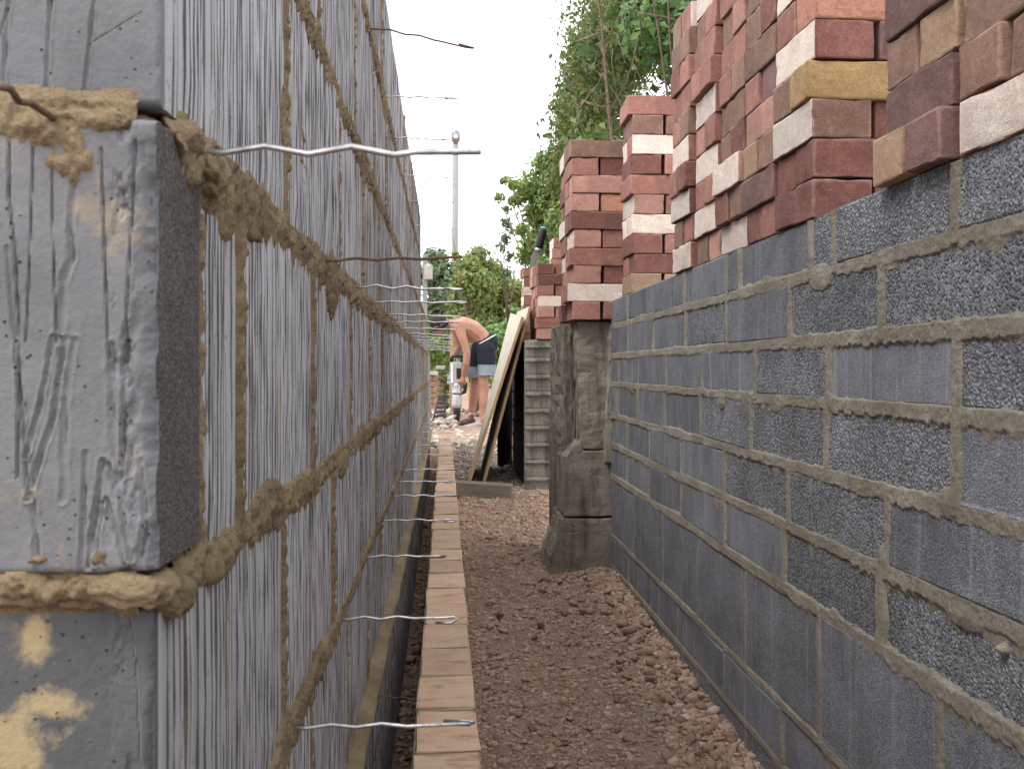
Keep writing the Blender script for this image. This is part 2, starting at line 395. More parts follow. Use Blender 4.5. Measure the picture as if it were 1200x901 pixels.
def tube(pts, r, seg=6, caps=True):
    """vertices and faces of a tube along points; r a number or one per point"""
    V, F = [], []; n = len(pts); pts = [Vector(p) for p in pts]
    rs = r if isinstance(r, (list, tuple)) else [r] * n
    prev = None
    for i, p in enumerate(pts):
        d = (pts[min(i + 1, n - 1)] - pts[max(i - 1, 0)])
        d = d.normalized() if d.length > 1e-9 else Vector((0, 0, 1))
        a = prev - d * prev.dot(d) if prev is not None else (Vector((0, 0, 1)).cross(d) if abs(d.z) < .9 else Vector((1, 0, 0)).cross(d))
        a.normalize(); b = d.cross(a); prev = a
        for k in range(seg):
            th = 2 * math.pi * k / seg
            V.append(p + (a * math.cos(th) + b * math.sin(th)) * rs[i])
    for i in range(n - 1):
        for k in range(seg):
            k2 = (k + 1) % seg
            F.append((i * seg + k, i * seg + k2, (i + 1) * seg + k2, (i + 1) * seg + k))
    if caps: F.append(tuple(range(seg - 1, -1, -1))); F.append(tuple(range((n - 1) * seg, n * seg)))
    return V, F
def join(*parts):
    V, F = [], []
    for v, f in parts:
        o = len(V); V += list(v); F += [tuple(i + o for i in q) for q in f]
    return V, F
def slab(p0, p1, jit=0.0, q=None, taper=0):
    x0, y0, z0 = p0; x1, y1, z1 = p1
    V = [Vector((x, y, z)) for z in (z0, z1) for y in (y0, y1) for x in (x0, x1)]
    F = [(0, 2, 3, 1), (4, 5, 7, 6), (0, 1, 5, 4), (1, 3, 7, 5), (3, 2, 6, 7), (2, 0, 4, 6)]
    return V, F
def grid_faces(nu, nv, flip=False):
    i = np.arange(nu - 1)[:, None] * nv + np.arange(nv - 1)[None, :]
    f = np.stack([i, i + nv, i + nv + 1, i + 1], -1).reshape(-1, 4)
    return f[:, ::-1] if flip else f

# ================================================================== GROUND
def ground_z(X, Y):
    b = np.interp(Y, [-5, 2, 4.3, 7, 9.6, 12, 20, 600], [-.815, -.812, -.765, -.738, -.70, -.66, -.65, -.65])
    rise = np.clip((X - .30) / .28, 0, 1); rise = rise * rise * (3 - 2 * rise)
    b = b + .035 * rise * np.clip((4.6 - Y) / .5, 0, 1)
    cav = np.clip((-.03 - X) / .02, 0, 1) * np.clip((X + .30) / .05, 0, 1) * np.clip((10.45 - Y) / .1, 0, 1) * np.clip((Y - .2) / .2, 0, 1)
    return CZ + b - cav * .24
def ground_n(X, Y):
    near = np.clip((12 - Y) / 3, 0, 1)
    return ground_z(X, Y) + near * (fbm(X * 9, Y * 9, 3, 5) * .013 + fbm(X * 45, Y * 45, 9, 3) * .0055)
gx = np.concatenate([[-400, -150, -60, -25, -10, -5, -2.5, -1.4, -.9, -.6, -.42], np.arange(-.34, .86, .012), [.95, 1.1, 1.4, 2, 3.2, 5, 10, 25, 60, 150, 400]])
gy = np.concatenate([[-150, -40, -12, -5, -2, -.8, 0, .4, .8, 1.1], np.arange(1.3, 4.6, .012), np.arange(4.6, 8, .03), np.arange(8, 14, .12), [14.5, 16, 19, 24, 32, 45, 70, 120, 220, 420, 900]])
GX, GY = np.meshgrid(gx, gy, indexing='ij')
gv = np.stack([GX, GY, ground_n(GX, GY)], -1).reshape(-1, 3)
ground = obj("ground", mesh("ground", gv, grid_faces(len(gx), len(gy)), M['soil'], smooth=True)); ground['kind'] = 'structure'

ico = bmesh.new(); bmesh.ops.create_icosphere(ico, subdivisions=1, radius=1)
IV = np.array([v.co[:] for v in ico.verts]); IF = np.array([[v.index for v in f.verts] for f in ico.faces]); ico.free()
ico2 = bmesh.new(); bmesh.ops.create_icosphere(ico2, subdivisions=2, radius=1)
IV2 = np.array([v.co[:] for v in ico2.verts]); IF2 = np.array([[v.index for v in f.verts] for f in ico2.faces]); ico2.free()
ico3 = bmesh.new(); bmesh.ops.create_icosphere(ico3, subdivisions=4, radius=1)
IV3 = np.array([v.co[:] for v in ico3.verts]); IF3 = np.array([[v.index for v in f.verts] for f in ico3.faces]); ico3.free()
def facet(V, seed, n=9, k=.62):
    """chip a ball into an angular stone"""
    q = np.random.default_rng(seed); V = V.copy()
    for _ in range(n):
        d = q.normal(size=3); d /= np.linalg.norm(d); c = q.uniform(k, .84)
        p = V @ d; V -= np.outer(np.clip(p - c, 0, None), d)
    return V
def rot_mats(n, q):
    u = q.random((3, n)); a = np.sqrt(1 - u[0]); b = np.sqrt(u[0]); t1 = 2 * np.pi * u[1]; t2 = 2 * np.pi * u[2]
    x, y, z, w = a * np.sin(t1), a * np.cos(t1), b * np.sin(t2), b * np.cos(t2)
    return np.stack([np.stack([1 - 2 * (y * y + z * z), 2 * (x * y - z * w), 2 * (x * z + y * w)], -1), np.stack([2 * (x * y + z * w), 1 - 2 * (x * x + z * z), 2 * (y * z - x * w)], -1), np.stack([2 * (x * z - y * w), 2 * (y * z + x * w), 1 - 2 * (x * x + y * y)], -1)], 1)
def scatter(P, rad, q, flatz=.65):
    n = len(P); base = [facet(IV, 100 + i, 9, .42) for i in range(8)]
    which = q.integers(0, 8, n); Vb = np.stack(base)[which]
    sc = np.stack([rad * q.uniform(.7, 1.3, n), rad * q.uniform(.7, 1.2, n), rad * q.uniform(.5, .9, n)], -1)
    V = np.einsum('nij,nkj->nki', rot_mats(n, q), Vb * sc[:, None, :]); V[:, :, 2] *= flatz
    V = V + P[:, None, :]
    F = IF[None] + (np.arange(n) * len(IV))[:, None, None]
    return V.reshape(-1, 3), F.reshape(-1, 3)
n = 30000
Yr = 1.45 * (7.3 / 1.45) ** rng.random(n) ; Xr = rng.uniform(.055, .615, n)
keep = ~((Yr > 4.16) & (Yr < 4.9) & (Xr > .44)); Xr, Yr = Xr[keep], Yr[keep]; n = len(Xr)
rad = np.clip(np.exp(rng.normal(math.log(.0042), .5, n)), .0018, .013) * (1 + .12 * Yr)
rad *= 1 + .5 * np.clip((Xr - .42) / .15, 0, 1)
P = np.stack([Xr, Yr, ground_n(Xr, Yr) + rad * rng.uniform(-.35, .25, n)], -1)
v, f = scatter(P, rad, rng)
gr = obj("gravel", mesh("gravel", v, f, M['gravel'])); gr['kind'] = 'stuff'
n = 5200
Yr = 6.9 * (10.6 / 6.9) ** rng.random(n); Xr = rng.uniform(.06, .47, n); rad = np.clip(np.exp(rng.normal(math.log(.010), .5, n)), .004, .035)
v, f = scatter(np.stack([Xr, Yr, ground_n(Xr, Yr) + rad * .2], -1), rad, rng)
gr = obj("pale_gravel", mesh("pale_gravel", v, f, M['palegravel'])); gr['kind'] = 'stuff'
# dark crumbs in the bottom of the cavity
n = 2600
Yr = .9 * (10.4 / .9) ** rng.random(n); Xr = rng.uniform(-.13, -.055, n); rad = np.exp(rng.normal(math.log(.006), .5, n)) * (1 + .1 * Yr)
v, f = scatter(np.stack([Xr, Yr, ground_n(Xr, Yr) + rad * .3], -1), rad, rng)
gr = obj("cavity_gravel", mesh("cavity_gravel", v, f, M['gravel'])); gr['kind'] = 'stuff'
# stones big enough to pick up one by one: pieces of the ground
stone_me = [mesh("stone", *(lambda V: (V * np.array([1, .8, .62]), IF2))(facet(IV2, 300 + i, 13, .38)), M['stone']) for i in range(9)]
def put_stone(x, y, r, sink=.25):
    o = obj("stone", rnd.choice(stone_me), ground, (x, y, float(ground_z(np.array(x), np.array(y))) + r * (.62 - sink)), (rnd.uniform(-.5, .5), rnd.uniform(-.5, .5), rnd.uniform(0, 6.3)))
    o.scale = (r * rnd.uniform(.8, 1.25), r, r * rnd.uniform(.8, 1.1))
for k in range(95):                                      # heap along the foot of the block wall
    y = rnd.uniform(1.75, 3.4); x = .592 - abs(rnd.gauss(0, .085)); put_stone(x, y, rnd.uniform(.011, .026))
for k in range(26):                                      # scree at the pier's foot
    y = rnd.uniform(3.5, 4.15); x = rnd.uniform(.33, .585); put_stone(x, y, rnd.uniform(.012, .026))
for k in range(95):
    y = 1.6 * (6.9 / 1.6) ** rnd.random(); x = rnd.uniform(.085, .58)
    if not (y > 4.1 and x > .36): put_stone(x, y, rnd.uniform(.008, .016) * (1 + .14 * y))

# ================================================================== LEFT WALL (ribbed blocks)
XL = -.136
LB = [-1.0, -.775, -.548, -.318, -.110, .120, .350, .602, .845]          # bed joints
END = [10.3, 10.3, 10.3, 10.3, 10.3, 10.3, 9.0, 6.35, 6.35]
lw = thing("block_wall", "tall grey wall of vertically ribbed concrete blocks with sandy mortar and wire ties", "wall", (XL, 0.55, CZ + LB[0]))
def rel(o, root): o.location = Vector(o.location) - root.location
PERP = [[.56, 1.0], [.56, .80, 1.24], [.56, .715, 1.15, 1.57, 1.99, 2.41], [.552, .962, 1.392, 1.81, 2.246, 2.67],
        [.64, .757, 1.177, 1.635, 2.045, 2.45, 2.93], [.566, .98, 1.458, 1.888, 2.32, 2.79, 3.17], [.56, .80, 1.225, 1.70, 2.15], [.56, 1.02, 1.52, 1.98, 2.447, 2.93]]
for i, p in enumerate(PERP):
    while p[-1] < END[i + 1] - .6: p.append(p[-1] + rnd.uniform(.43, .45))
    p.append(END[i + 1])
def ribbed(L, H, seed, D=.10, rows=8, wide=1.0):
    q = random.Random(seed); ys, dep, gm = [-L / 2, -L / 2 + .004], [.004, 0], []
    y = -L / 2 + .004; tags = [0]
    while y < L / 2 - .022:
        w = q.choice([.004, .006, .007, .009, .012]) * q.uniform(.8, 1.25) * wide; g = q.uniform(.0018, .0042) * wide; d = q.uniform(.0018, .0048)
        if q.random() < .12: g *= 1.9; d *= .8
        ys += [y + w, y + w + g * .25, y + w + g * .75, y + w + g]; dep += [0, d, d, 0]; tags += [0, 1, 1, 1]
        y += w + g
    ys += [L / 2 - .004, L / 2]; dep += [0, .004]; tags += [0, 0]
    nu = len(ys); V, F, fm = [], [], []
    for r in range(rows):
        z = -H / 2 + H * r / (rows - 1); e = .0008 if r in (0, rows - 1) else 0
        drift = q.uniform(-.0008, .0008)
        for i in range(nu):
            inner = 1 < i < nu - 2
            V.append(((-dep[i] * q.uniform(.55, 1.2) if dep[i] else q.uniform(-.0005, .0004)) - e, ys[i] + (drift + q.uniform(-.0006, .0006) if inner else 0), z))
    for r in range(rows - 1):
        for i in range(nu - 1): F.append((r * nu + i, r * nu + i + 1, (r + 1) * nu + i + 1, (r + 1) * nu + i)); fm.append(tags[i])
    b = len(V)
    V += [(-D, -L / 2, -H / 2), (-D, L / 2, -H / 2), (-D, L / 2, H / 2), (-D, -L / 2, H / 2)]
    F.append((b, b + 1) + tuple(range(nu - 1, -1, -1))); fm.append(0)
    F.append(tuple((rows - 1) * nu + i for i in range(nu)) + (b + 2, b + 3)); fm.append(0)
    F.append((b,) + tuple(r * nu for r in range(rows)) + (b + 3,)); fm.append(0)
    F.append((b + 2,) + tuple(r * nu + nu - 1 for r in range(rows - 1, -1, -1)) + (b + 1,)); fm.append(0)
    F.append((b, b + 3, b + 2, b + 1)); fm.append(0)
    return V, F, fm
rib_cache = {}
JH = .0065
for c in range(8):
    z0, z1 = CZ + LB[c] + JH, CZ + LB[c + 1] - JH
    for k in range(len(PERP[c]) - 1):
        y0, y1 = PERP[c][k] + (.0 if k == 0 else .006), PERP[c][k + 1] - .006
        L, H = y1 - y0, z1 - z0
        near = (y0 < 1.3)
        key = (round(L, 2), round(H, 2), k if near else rnd.randrange(3), c if near else 0)
        if key not in rib_cache:
            V, F, fm = ribbed(L, H, len(rib_cache) + 11, rows=9 if near else 6, wide=1.0 if y0 < 3 else 1.35)
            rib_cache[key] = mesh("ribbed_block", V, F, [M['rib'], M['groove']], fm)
        o = obj("concrete_block", rib_cache[key], lw, (XL + rnd.uniform(-.002, .002), (y0 + y1) / 2, (z0 + z1) / 2), (rnd.uniform(-.004, .004), 0, 0)); rel(o, lw)

# ---- near end of the wall: block ends facing along the alley
def seg_dist(Xg, Zg, a, b):
    dx, dz = b[0] - a[0], b[1] - a[1]; L2 = dx * dx + dz * dz + 1e-12
    t_ = np.clip(((Xg - a[0]) * dx + (Zg - a[1]) * dz) / L2, 0, 1)
    return np.hypot(Xg - a[0] - t_ * dx, Zg - a[1] - t_ * dz)
def end_face(name, Yf, x0, x1, z0, z1, depth, lines, mats, R0=.004, rough=.00018, xfine=-.232, chip=0.0, seed=1, side_slot=0):
    xs = np.concatenate([np.linspace(x0, xfine, 12)[:-1] if x0 < xfine - .005 else [], np.arange(max(x0, xfine), x1 - .0004, .0008), [x1]])
    zs = np.arange(z0, z1 + .0004, .0009)
    Xg, Zg = np.meshgrid(xs, zs, indexing='ij')
    d = fbm(Xg * 30, Zg * 14, seed, 4) * .0005 + fbm(Xg * 260, Zg * 160, seed + 5, 3) * rough; torn_shade = np.zeros(Xg.shape)
    for (pts, w, dp, lip) in lines:
        q = [at(px, py, Yf) for px, py in pts]; dist = None
        for a, b in zip(q, q[1:]):
            s_ = seg_dist(Xg, Zg, (a.x, a.z), (b.x, b.z)); dist = s_ if dist is None else np.minimum(dist, s_)
        dist = dist + fbm(Xg * 260, Zg * 160, seed + 9, 2) * w * .45
        rag = .65 + .5 * vnoise(Xg * 300, Zg * 130, seed + 3); torn_shade = np.maximum(torn_shade, np.exp(-(dist / w) ** 2) * rag * (1.0 if lip < .0008 else .55))  # scored lines take the dark groove colour, painting in their shade
        d = d + dp * np.exp(-(dist / w) ** 2) * rag - lip * .7 * np.exp(-((dist - 1.7 * w) / (w * .5)) ** 2) * vnoise(Xg * 420, Zg * 200, seed + 4)
    def rnd_edge(e, Rr):
        e = np.clip(Rr - e, 0, Rr); return Rr - np.sqrt(np.maximum(Rr * Rr - e * e, 0))
    ex = x1 - Xg + fbm(Zg * 60, Xg * 60, seed + 21, 4) * .0022 * (1 + chip)
    d = d + np.minimum(rnd_edge(np.maximum(ex, 0), R0), R0) + np.minimum(rnd_edge(np.minimum(Zg - z0, z1 - Zg) + fbm(Xg * 80, Zg * 3, seed + 31, 3) * .001, .004), .004)
    if chip:
        ck = np.exp(-((x1 - Xg - .013) / .006) ** 2) * np.clip(fbm(Xg * 190, Zg * 80, seed + 41, 4) * 2.2, -.25, 1)
        d = d + chip * .0028 * ck; torn_shade = np.maximum(torn_shade, chip * ck * .62)
    V = np.stack([Xg, Yf + d, Zg], -1).reshape(-1, 3); nu, nv = len(xs), len(zs)
    F = grid_faces(nu, nv, False).tolist(); gi = len(mats) - 1; fm = np.where(torn_shade[:-1, :-1].reshape(-1) > .5, gi, 0).tolist()
    idx = lambda i, j: i * nv + j
    b = len(V); V = np.concatenate([V, [(x0, Yf + depth, z0), (x1, Yf + depth, z0), (x1, Yf + depth, z1), (x0, Yf + depth, z1)]])
    F.append([b + 1] + [b + 2] + [idx(nu - 1, j) for j in range(nv - 1, -1, -1)]); fm.append(side_slot)
    F.append([b + 3, b] + [idx(0, j) for j in range(nv)]); fm.append(0)
    F.append([b + 2, b + 3] + [idx(i, nv - 1) for i in range(nu)]); fm.append(0)
    F.append([b, b + 1] + [idx(i, 0) for i in range(nu - 1, -1, -1)]); fm.append(0)
    F.append([b, b + 3, b + 2, b + 1]); fm.append(0)
    return mesh(name, V.tolist(), F, mats, fm)
# middle course: the long face of the return block, scored all over
ln = lambda pts, w=1.0, d=1.6, lip=.5: (pts, w * (.00062 if lip < .75 else .0008), d * (.0011 if lip < .75 else .0009), lip * .0011)
mid = [ln([(11, 150), (10, 230), (18, 300), (22, 400), (20, 560)], 1.1, 1.5), ln([(39, 165), (36, 260), (30, 400)], .8, 1.7, .2), ln([(60, 190), (62, 280), (66, 400)], .7, 1.6, .2),
       ln([(88, 205), (82, 270), (86, 300), (74, 330), (70, 400)], 2.0, 1.8, 1.0), ln([(118, 175), (122, 280), (126, 400), (128, 420)], 1.0, 1.5, .5), ln([(158, 165), (152, 300), (147, 400)], 1.0, 1.6, .3),
       ln([(8, 290), (14, 360), (28, 500), (32, 580)], 1.2, 1.3, 1.2), ln([(63, 395), (48, 470), (30, 535)], 1.5, 2.0, 1.4), ln([(76, 398), (62, 490), (32, 585)], 1.7, 2.1, 1.4), ln([(20, 440), (32, 530)], 1.3, 1.5, 1.2),
       ln([(86, 400), (76, 470), (74, 585)], 2.0, 1.2, 1.0), ln([(120, 540), (112, 600), (102, 665)], 1.6, 2.2, 1.3), ln([(119, 590), (110, 660)], 1.4, 1.8, 1.2), ln([(126, 545), (142, 590), (152, 655)], 1.7, 2.2, 1.4),
       ln([(124, 585), (138, 625), (146, 660)], 1.4, 1.8, 1.2), ln([(100, 530), (98, 600), (95, 670)], 1.6, 1.6, .9), ln([(132, 405), (133, 520), (138, 545)], 2.2, 1.6, 1.0), ln([(148, 400), (145, 470), (143, 560)], 1.2, 1.5, .8),
       ln([(37, 580), (42, 620), (44, 675)], 1.8, 1.3, .8), ln([(165, 170), (172, 220), (174, 260)], 1.6, 1.1, .8), ln([(163, 540), (170, 610), (160, 680)], 1.7, 1.2, 1.0)]
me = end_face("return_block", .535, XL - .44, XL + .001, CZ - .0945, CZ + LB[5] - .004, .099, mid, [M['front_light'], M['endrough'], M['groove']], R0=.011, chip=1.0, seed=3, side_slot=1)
rel(obj("end_block", me, lw), lw)
up = [ln([(10, 0), (2, 130)], 1.1, 1.4, .8), ln([(59, 0), (53, 122)], 1.3, 1.6, 1.2), ln([(110, 0), (98, 120)], 1.2, 1.7, .9), ln([(165, 15), (100, 55)], .5, .4, .2), ln([(0, 40), (8, 10)], .8, 1.0, .5)]
def near_end(course, Yf, lines, mat, seed, **kw):
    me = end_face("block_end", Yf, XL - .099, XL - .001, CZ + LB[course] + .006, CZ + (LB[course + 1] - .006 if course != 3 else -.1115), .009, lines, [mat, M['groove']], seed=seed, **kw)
    rel(obj("end_block", me, lw), lw)
near_end(5, .556, up, M['front_light'], 13, R0=.003)
near_end(3, .543, [ln([(150, 705), (160, 780), (165, 901)], .7, .7, .3)], M['front_dark'], 17, R0=.004, chip=.5)
for c, Yf in ((0, .55), (1, .536), (2, .55), (6, .54), (7, .55)):
    ext = .44 if c % 2 == 0 else .099
    near = box_mesh("return_block", ext, .098 if ext > .2 else .02, LB[c + 1] - LB[c] - .012, M['front_light'], .005, .001, c)
    rel(obj("end_block", near, lw, (XL - .002 - ext / 2, Yf - .004 + (.05 if ext > .2 else .01), CZ + (LB[c] + LB[c + 1]) / 2)), lw)
for c in (1, 3, 5, 7):                                    # return wall beyond the corner, out past the frame
    me = box_mesh("return_block", .44, .098, LB[c + 1] - LB[c] - .012, M['front_light'], .005, .001, c)
    rel(obj("concrete_block", me, lw, (XL - .112 - .22, .60, CZ + (LB[c] + LB[c + 1]) / 2)), lw)

# ---- sandy mortar of the left wall: one uneven sheet that shows wherever it stands proud of the blocks
def mortar_sheet(us, vs, beds, perps, to_xyz, hw, pw, proud, seed, drip=0.0, blobs=(), cull=-.003, amp=1.0, film_k=1.0, film_s=(60, 24), crumb=1.0):
    U, Vv = np.meshgrid(us, vs, indexing='ij')
    wob = fbm(U * 7, Vv * 7, seed, 4) * .004 * amp; rag = fbm(U * 75, Vv * 75, seed + 3, 5) * .0042 * amp; fine = fbm(U * 170, Vv * 170, seed + 6, 4) * .0022 * amp * crumb
    film = fbm(U * film_s[0], Vv * film_s[1], seed + 12, 5) * film_k; patch = fbm(U * 9, Vv * 9, seed + 14, 3)
    h = np.full(U.shape, -.0048)
    for (v, w, pr, dr, u0, u1) in beds:
        loc = vnoise(U * 4.0, U * 0 + v * 31, seed + 1)
        lower = w + dr * np.clip(vnoise(U * 90, U * 0 + v * 17, seed + 2) * 1.5 - .45, 0, 1) * (.3 + 1.2 * vnoise(U * 6, U * 0 + v * 5, seed + 8))
        dv = (Vv - v) + wob
        ex = np.where(dv > 0, dv - w, -dv - lower) + rag - .006 * (loc - .5) * amp
        hj = (pr * (.2 + 1.1 * loc) + fine) - np.clip(ex, 0, None) * np.where(dv > 0, 6.0, 2.4) + rag * .3
        hj = np.maximum(hj, .0002 - np.where(dv > 0, .4, .16) * np.clip(ex, 0, None) + film * .0042 + patch * .0035 * film_k - .0012)
        hj = hj - np.clip((u0 + .022 - U) / .022, 0, 1) * .012
        h = np.maximum(h, np.where((U >= u0) & (U <= u1), hj, -.0048))
    for (u, v0, v1, w, pr) in perps:
        m = np.abs(us - u) < .06
        if not m.any(): continue
        ex = np.abs(U[m] - u + wob[m] * .6) - w + rag[m] * .55
        hj = pr + fine[m] - np.clip(ex, 0, None) * 5 + rag[m] * .3
        hj = np.maximum(hj, -.3 * np.clip(ex, 0, None) + film[m] * .004 + patch[m] * .0035 * film_k - .0012)
        h[m] = np.maximum(h[m], np.where((Vv[m] >= v0 - .006) & (Vv[m] <= v1 + .006), hj, -.0048))
    for u, v, ru, rv, hh, *b0 in blobs:
        ang = np.hypot((U - u) / ru, (Vv - v) / rv) + rag * 26 + wob * 25
        h = np.maximum(h, np.where(ang < 1.05, (b0[0] if b0 else 0) + hh * np.clip(1.05 - ang, 0, 1) ** .6 * (1 + rag * 60) + fine, -.0048))
    F = grid_faces(len(us), len(vs)); hf = h.reshape(-1)
    F = F[(hf[F] > cull).any(1)]
    used = np.unique(F); mp = np.zeros(len(hf), np.int64); mp[used] = np.arange(len(used))
    Pxyz = np.stack(to_xyz(U, Vv, h), -1).reshape(-1, 3)[used]
    return Pxyz, mp[F]
def geo(y0, y1, k, lo):
    ys = [y0]
    while ys[-1] < y1: ys.append(ys[-1] + max(lo, k * ys[-1] ** 2))
    return np.array(ys)
us = geo(.60, 10.3, .0026, .0022); vs = np.arange(LB[1] - .02, LB[8] - .002, .0024)
us = np.concatenate([np.arange(.537, .60, .0018), us])
bedsL = [(LB[i], w, p, d, (.560 if i == 4 else .578 if i == 5 else .56), END[i]) for i, w, p, d in ((1, .008, .001, 0), (2, .010, .002, .006), (3, .009, .0028, .010), (4, .0105, .0026, .014), (5, .0095, .0030, .021), (6, .0095, .003, .018), (7, .0095, .0035, .018))]
perpsL = [(u, LB[c], LB[c + 1], .0072, .0026) for c in range(1, 8) for u in PERP[c][1:-1]] + [(.642, LB[4], LB[5], .0075, .0005), (.757, LB[4], LB[5], .0075, .0035)]
blobsL = [(.66, LB[5] - .010, .035, .022, .005), (.71, LB[5] - .016, .03, .026, .005), (.80, LB[5] - .010, .06, .020, .004), (1.36, LB[5] - .02, .06, .04, .008), (1.50, LB[4] - .014, .07, .022, .007), (.97, LB[3] + .012, .04, .02, .006),
          (.98, LB[5] + .09, .03, .03, .0012), (1.09, LB[5] + .085, .025, .03, .0012), (.70, LB[4] - .004, .05, .013, .005), (.88, LB[4] + .006, .07, .018, .006)]
v, f = mortar_sheet(us, vs, bedsL, perpsL, lambda U, Vv, h: (XL + h, U, CZ + Vv), 0, 0, 0, 40, blobs=blobsL, crumb=1.9)
o = obj("mortar", mesh("mortar", v, f, M['sand'], smooth=True), lw); rel(o, lw); o['kind'] = 'stuff'
# mortar on the end face (runs left-right there)
xs = np.concatenate([np.arange(-.60, -.236, .01), np.arange(-.236, -.1425, .0011)]); vs = np.concatenate([np.arange(LB[3] - .02, LB[4] - .06, .004), np.arange(LB[4] - .06, LB[5] + .03, .0013)])
def pt(px, py): p = at(px, py, .535); return p.x, p.z - CZ
fb = []
for px, py, rx, ry, hh in ((40, 150, .020, .010, .010), (85, 180, .0145, .016, .006), (70, 165, .012, .010, .004), (15, 140, .012, .008, .008), (110, 140, .016, .006, .007), (20, 684, .012, .006, .006), (60, 694, .009, .005, .005),
                            (110, 690, .014, .006, .008), (140, 697, .010, .006, .009), (40, 655, .006, .003, .003), (120, 655, .005, .004, .003)):
    x, z = pt(px, py); fb.append((x, z, rx, ry, hh * .55, .0045))
bF = [(-.1025, .0082, .004, .002, -1, 1), (LB[5] - .001, .0065, .001, .004, -1, 1)]
v, f = mortar_sheet(xs, vs, bF, [], lambda U, Vv, h: (U, .541 - h, CZ + Vv), 0, 0, 0, 77, blobs=fb, amp=.8, film_k=.25, crumb=2.2)
o = obj("mortar", mesh("mortar", v, f[:, ::-1], M['sand'], smooth=True), lw); rel(o, lw); o['kind'] = 'stuff'
def lump(c, r, seed):
    V = facet(IV3, seed, 8, .7); n_ = fbm(V[:, 0] * 3 + V[:, 2] * 2, V[:, 1] * 3 - V[:, 2], seed, 5)[:, None]
    V = V * (1 + .35 * n_) * np.array(r) + np.array(c)
    o = obj("mortar_lump", mesh("mortar_lump", V, IF3, M['sand'], smooth=True), lw); rel(o, lw)
lump((XL - .004, .549, CZ - .105), (.012, .018, .010), 3)
lump((XL - .014, .5375, CZ - .1035), (.017, .010, .0085), 8)
lump((XL + .000, .575, CZ + LB[4] - .003), (.011, .022, .011), 4)
lump((XL - .004, .602, CZ + LB[5] - .003), (.013, .030, .014), 5)
lump((XL + .001, .655, CZ + LB[5] - .010), (.012, .028, .016), 6)
lump((XL - .03, .575, CZ + LB[5] - .002), (.030, .020, .008), 7)
# core of the wall: mortar between the blocks, set back from both faces
cv, cf = [], []
for i in range(1, 8): cv, cf = join((cv, cf), slab((XL - .092, .575, CZ + LB[i] - .008), (XL - .012, END[i] - .004, CZ + LB[i] + .008)))
for c in range(8):
    for u in PERP[c][1:-1]: cv, cf = join((cv, cf), slab((XL - .091, u - .0075, CZ + LB[c] + .010), (XL - .013, u + .0075, CZ + LB[c + 1] - .010)))
o = obj("mortar", mesh("mortar_core", cv, cf, M['sand']), lw); rel(o, lw); o['kind'] = 'stuff'
# lip of set mortar along the lowest open bed joint
ys = geo(.9, 10.2, .006, .01); prof = [(-.002, .010), (.012, .008), (.024, .002), (.023, -.008), (.010, -.020), (-.002, -.026)]
V = []
for y in ys:
    n1 = float(fbm(np.array(y * 14), np.array(.5), 61, 4)); n2 = float(fbm(np.array(y * 30), np.array(3.5), 62, 3))
    for (px, pz) in prof: V.append((XL + px * (1 + .28 * n1), y, CZ + LB[2] + pz + .004 * n2 + .006 * n1 + rnd.uniform(-.0012, .0012)))
me = mesh("mortar_lip", np.array(V), grid_faces(len(ys), len(prof)), M['sand'], smooth=True)
o = obj("mortar_lip", me, lw); rel(o, lw)

# ---- wire wall ties built into the joints
def tie(Y, z, X1=.03, droop=0.0, mat='wire', seed=0, hook=1, r=.0017, flip=1):
    q = random.Random(seed); pts = []; x = XL - .02
    pts.append((x, Y, z)); n = 5; L = X1 - XL; zz = q.uniform(.0011, .0024)
    xs_ = [XL + .012 + k * .0235 * (L / .166) for k in range(n)]
    for k, xx in enumerate(xs_): pts.append((xx, Y + q.uniform(-.0012, .0012), z + (zz if k % 2 else -zz) * q.uniform(.6, 1.2)))
    pts.append((xs_[-1] + .012, Y, z - .0008)); pts.append((X1 - .012, Y + q.uniform(-.004, .004), z + q.uniform(-.0012, .0012)))
    if hook:
        w = flip * q.uniform(.010, .017); hz = q.uniform(-.006, -.001)
        pts += [(X1, Y + w * .15, z), (X1 + .003, Y - w * .4, z + hz * .4), (X1 - .004, Y - w * .9, z + hz), (X1 - .024, Y - w * q.uniform(.7, 1.1), z + hz + .001)]
    sag = [(p[0], p[1], p[2] + droop * max(0, (p[0] - XL) / L) ** 1.15) for p in pts]
    V, F = tube(sag, r, 7)
    o = obj("wall_tie", mesh("wall_tie", V, F, M[mat], smooth=True), lw, (0, 0, CZ)); rel(o, lw)
for k, (Y, x1, dr) in enumerate([(.640, .032, .001), (1.285, .031, .004), (1.70, .022, -.003), (2.09, .036, 0), (2.56, .03, -.004), (2.98, .035, .001), (3.42, .03, -.004), (3.88, .02, -.01), (4.30, .03, -.008), (4.8, .025, -.01), (5.3, .03, -.008), (5.75, .02, -.012), (6.2, .03, -.01), (6.8, .03, -.012), (7.3, .03, -.01)]):
    tie(Y, .1215 if k == 0 else .122, x1, dr, 'rust' if k in (1,) else 'wire', k, hook=0 if k < 2 else 1, r=.0019 if k == 0 else .0017)
for k, (Y, x1, dr, m) in enumerate([(2.02, .047, -.033, 'rust'), (2.53, .022, -.001, 'wire'), (2.98, .015, -.004, 'wire'), (3.56, .025, -.006, 'wire'), (4.1, .026, -.004, 'wire'), (4.77, .03, -.018, 'wire'), (5.3, .022, -.004, 'wire'), (5.85, .026, -.006, 'wire')]):
    tie(Y, .602, x1, dr, m, 40 + k)
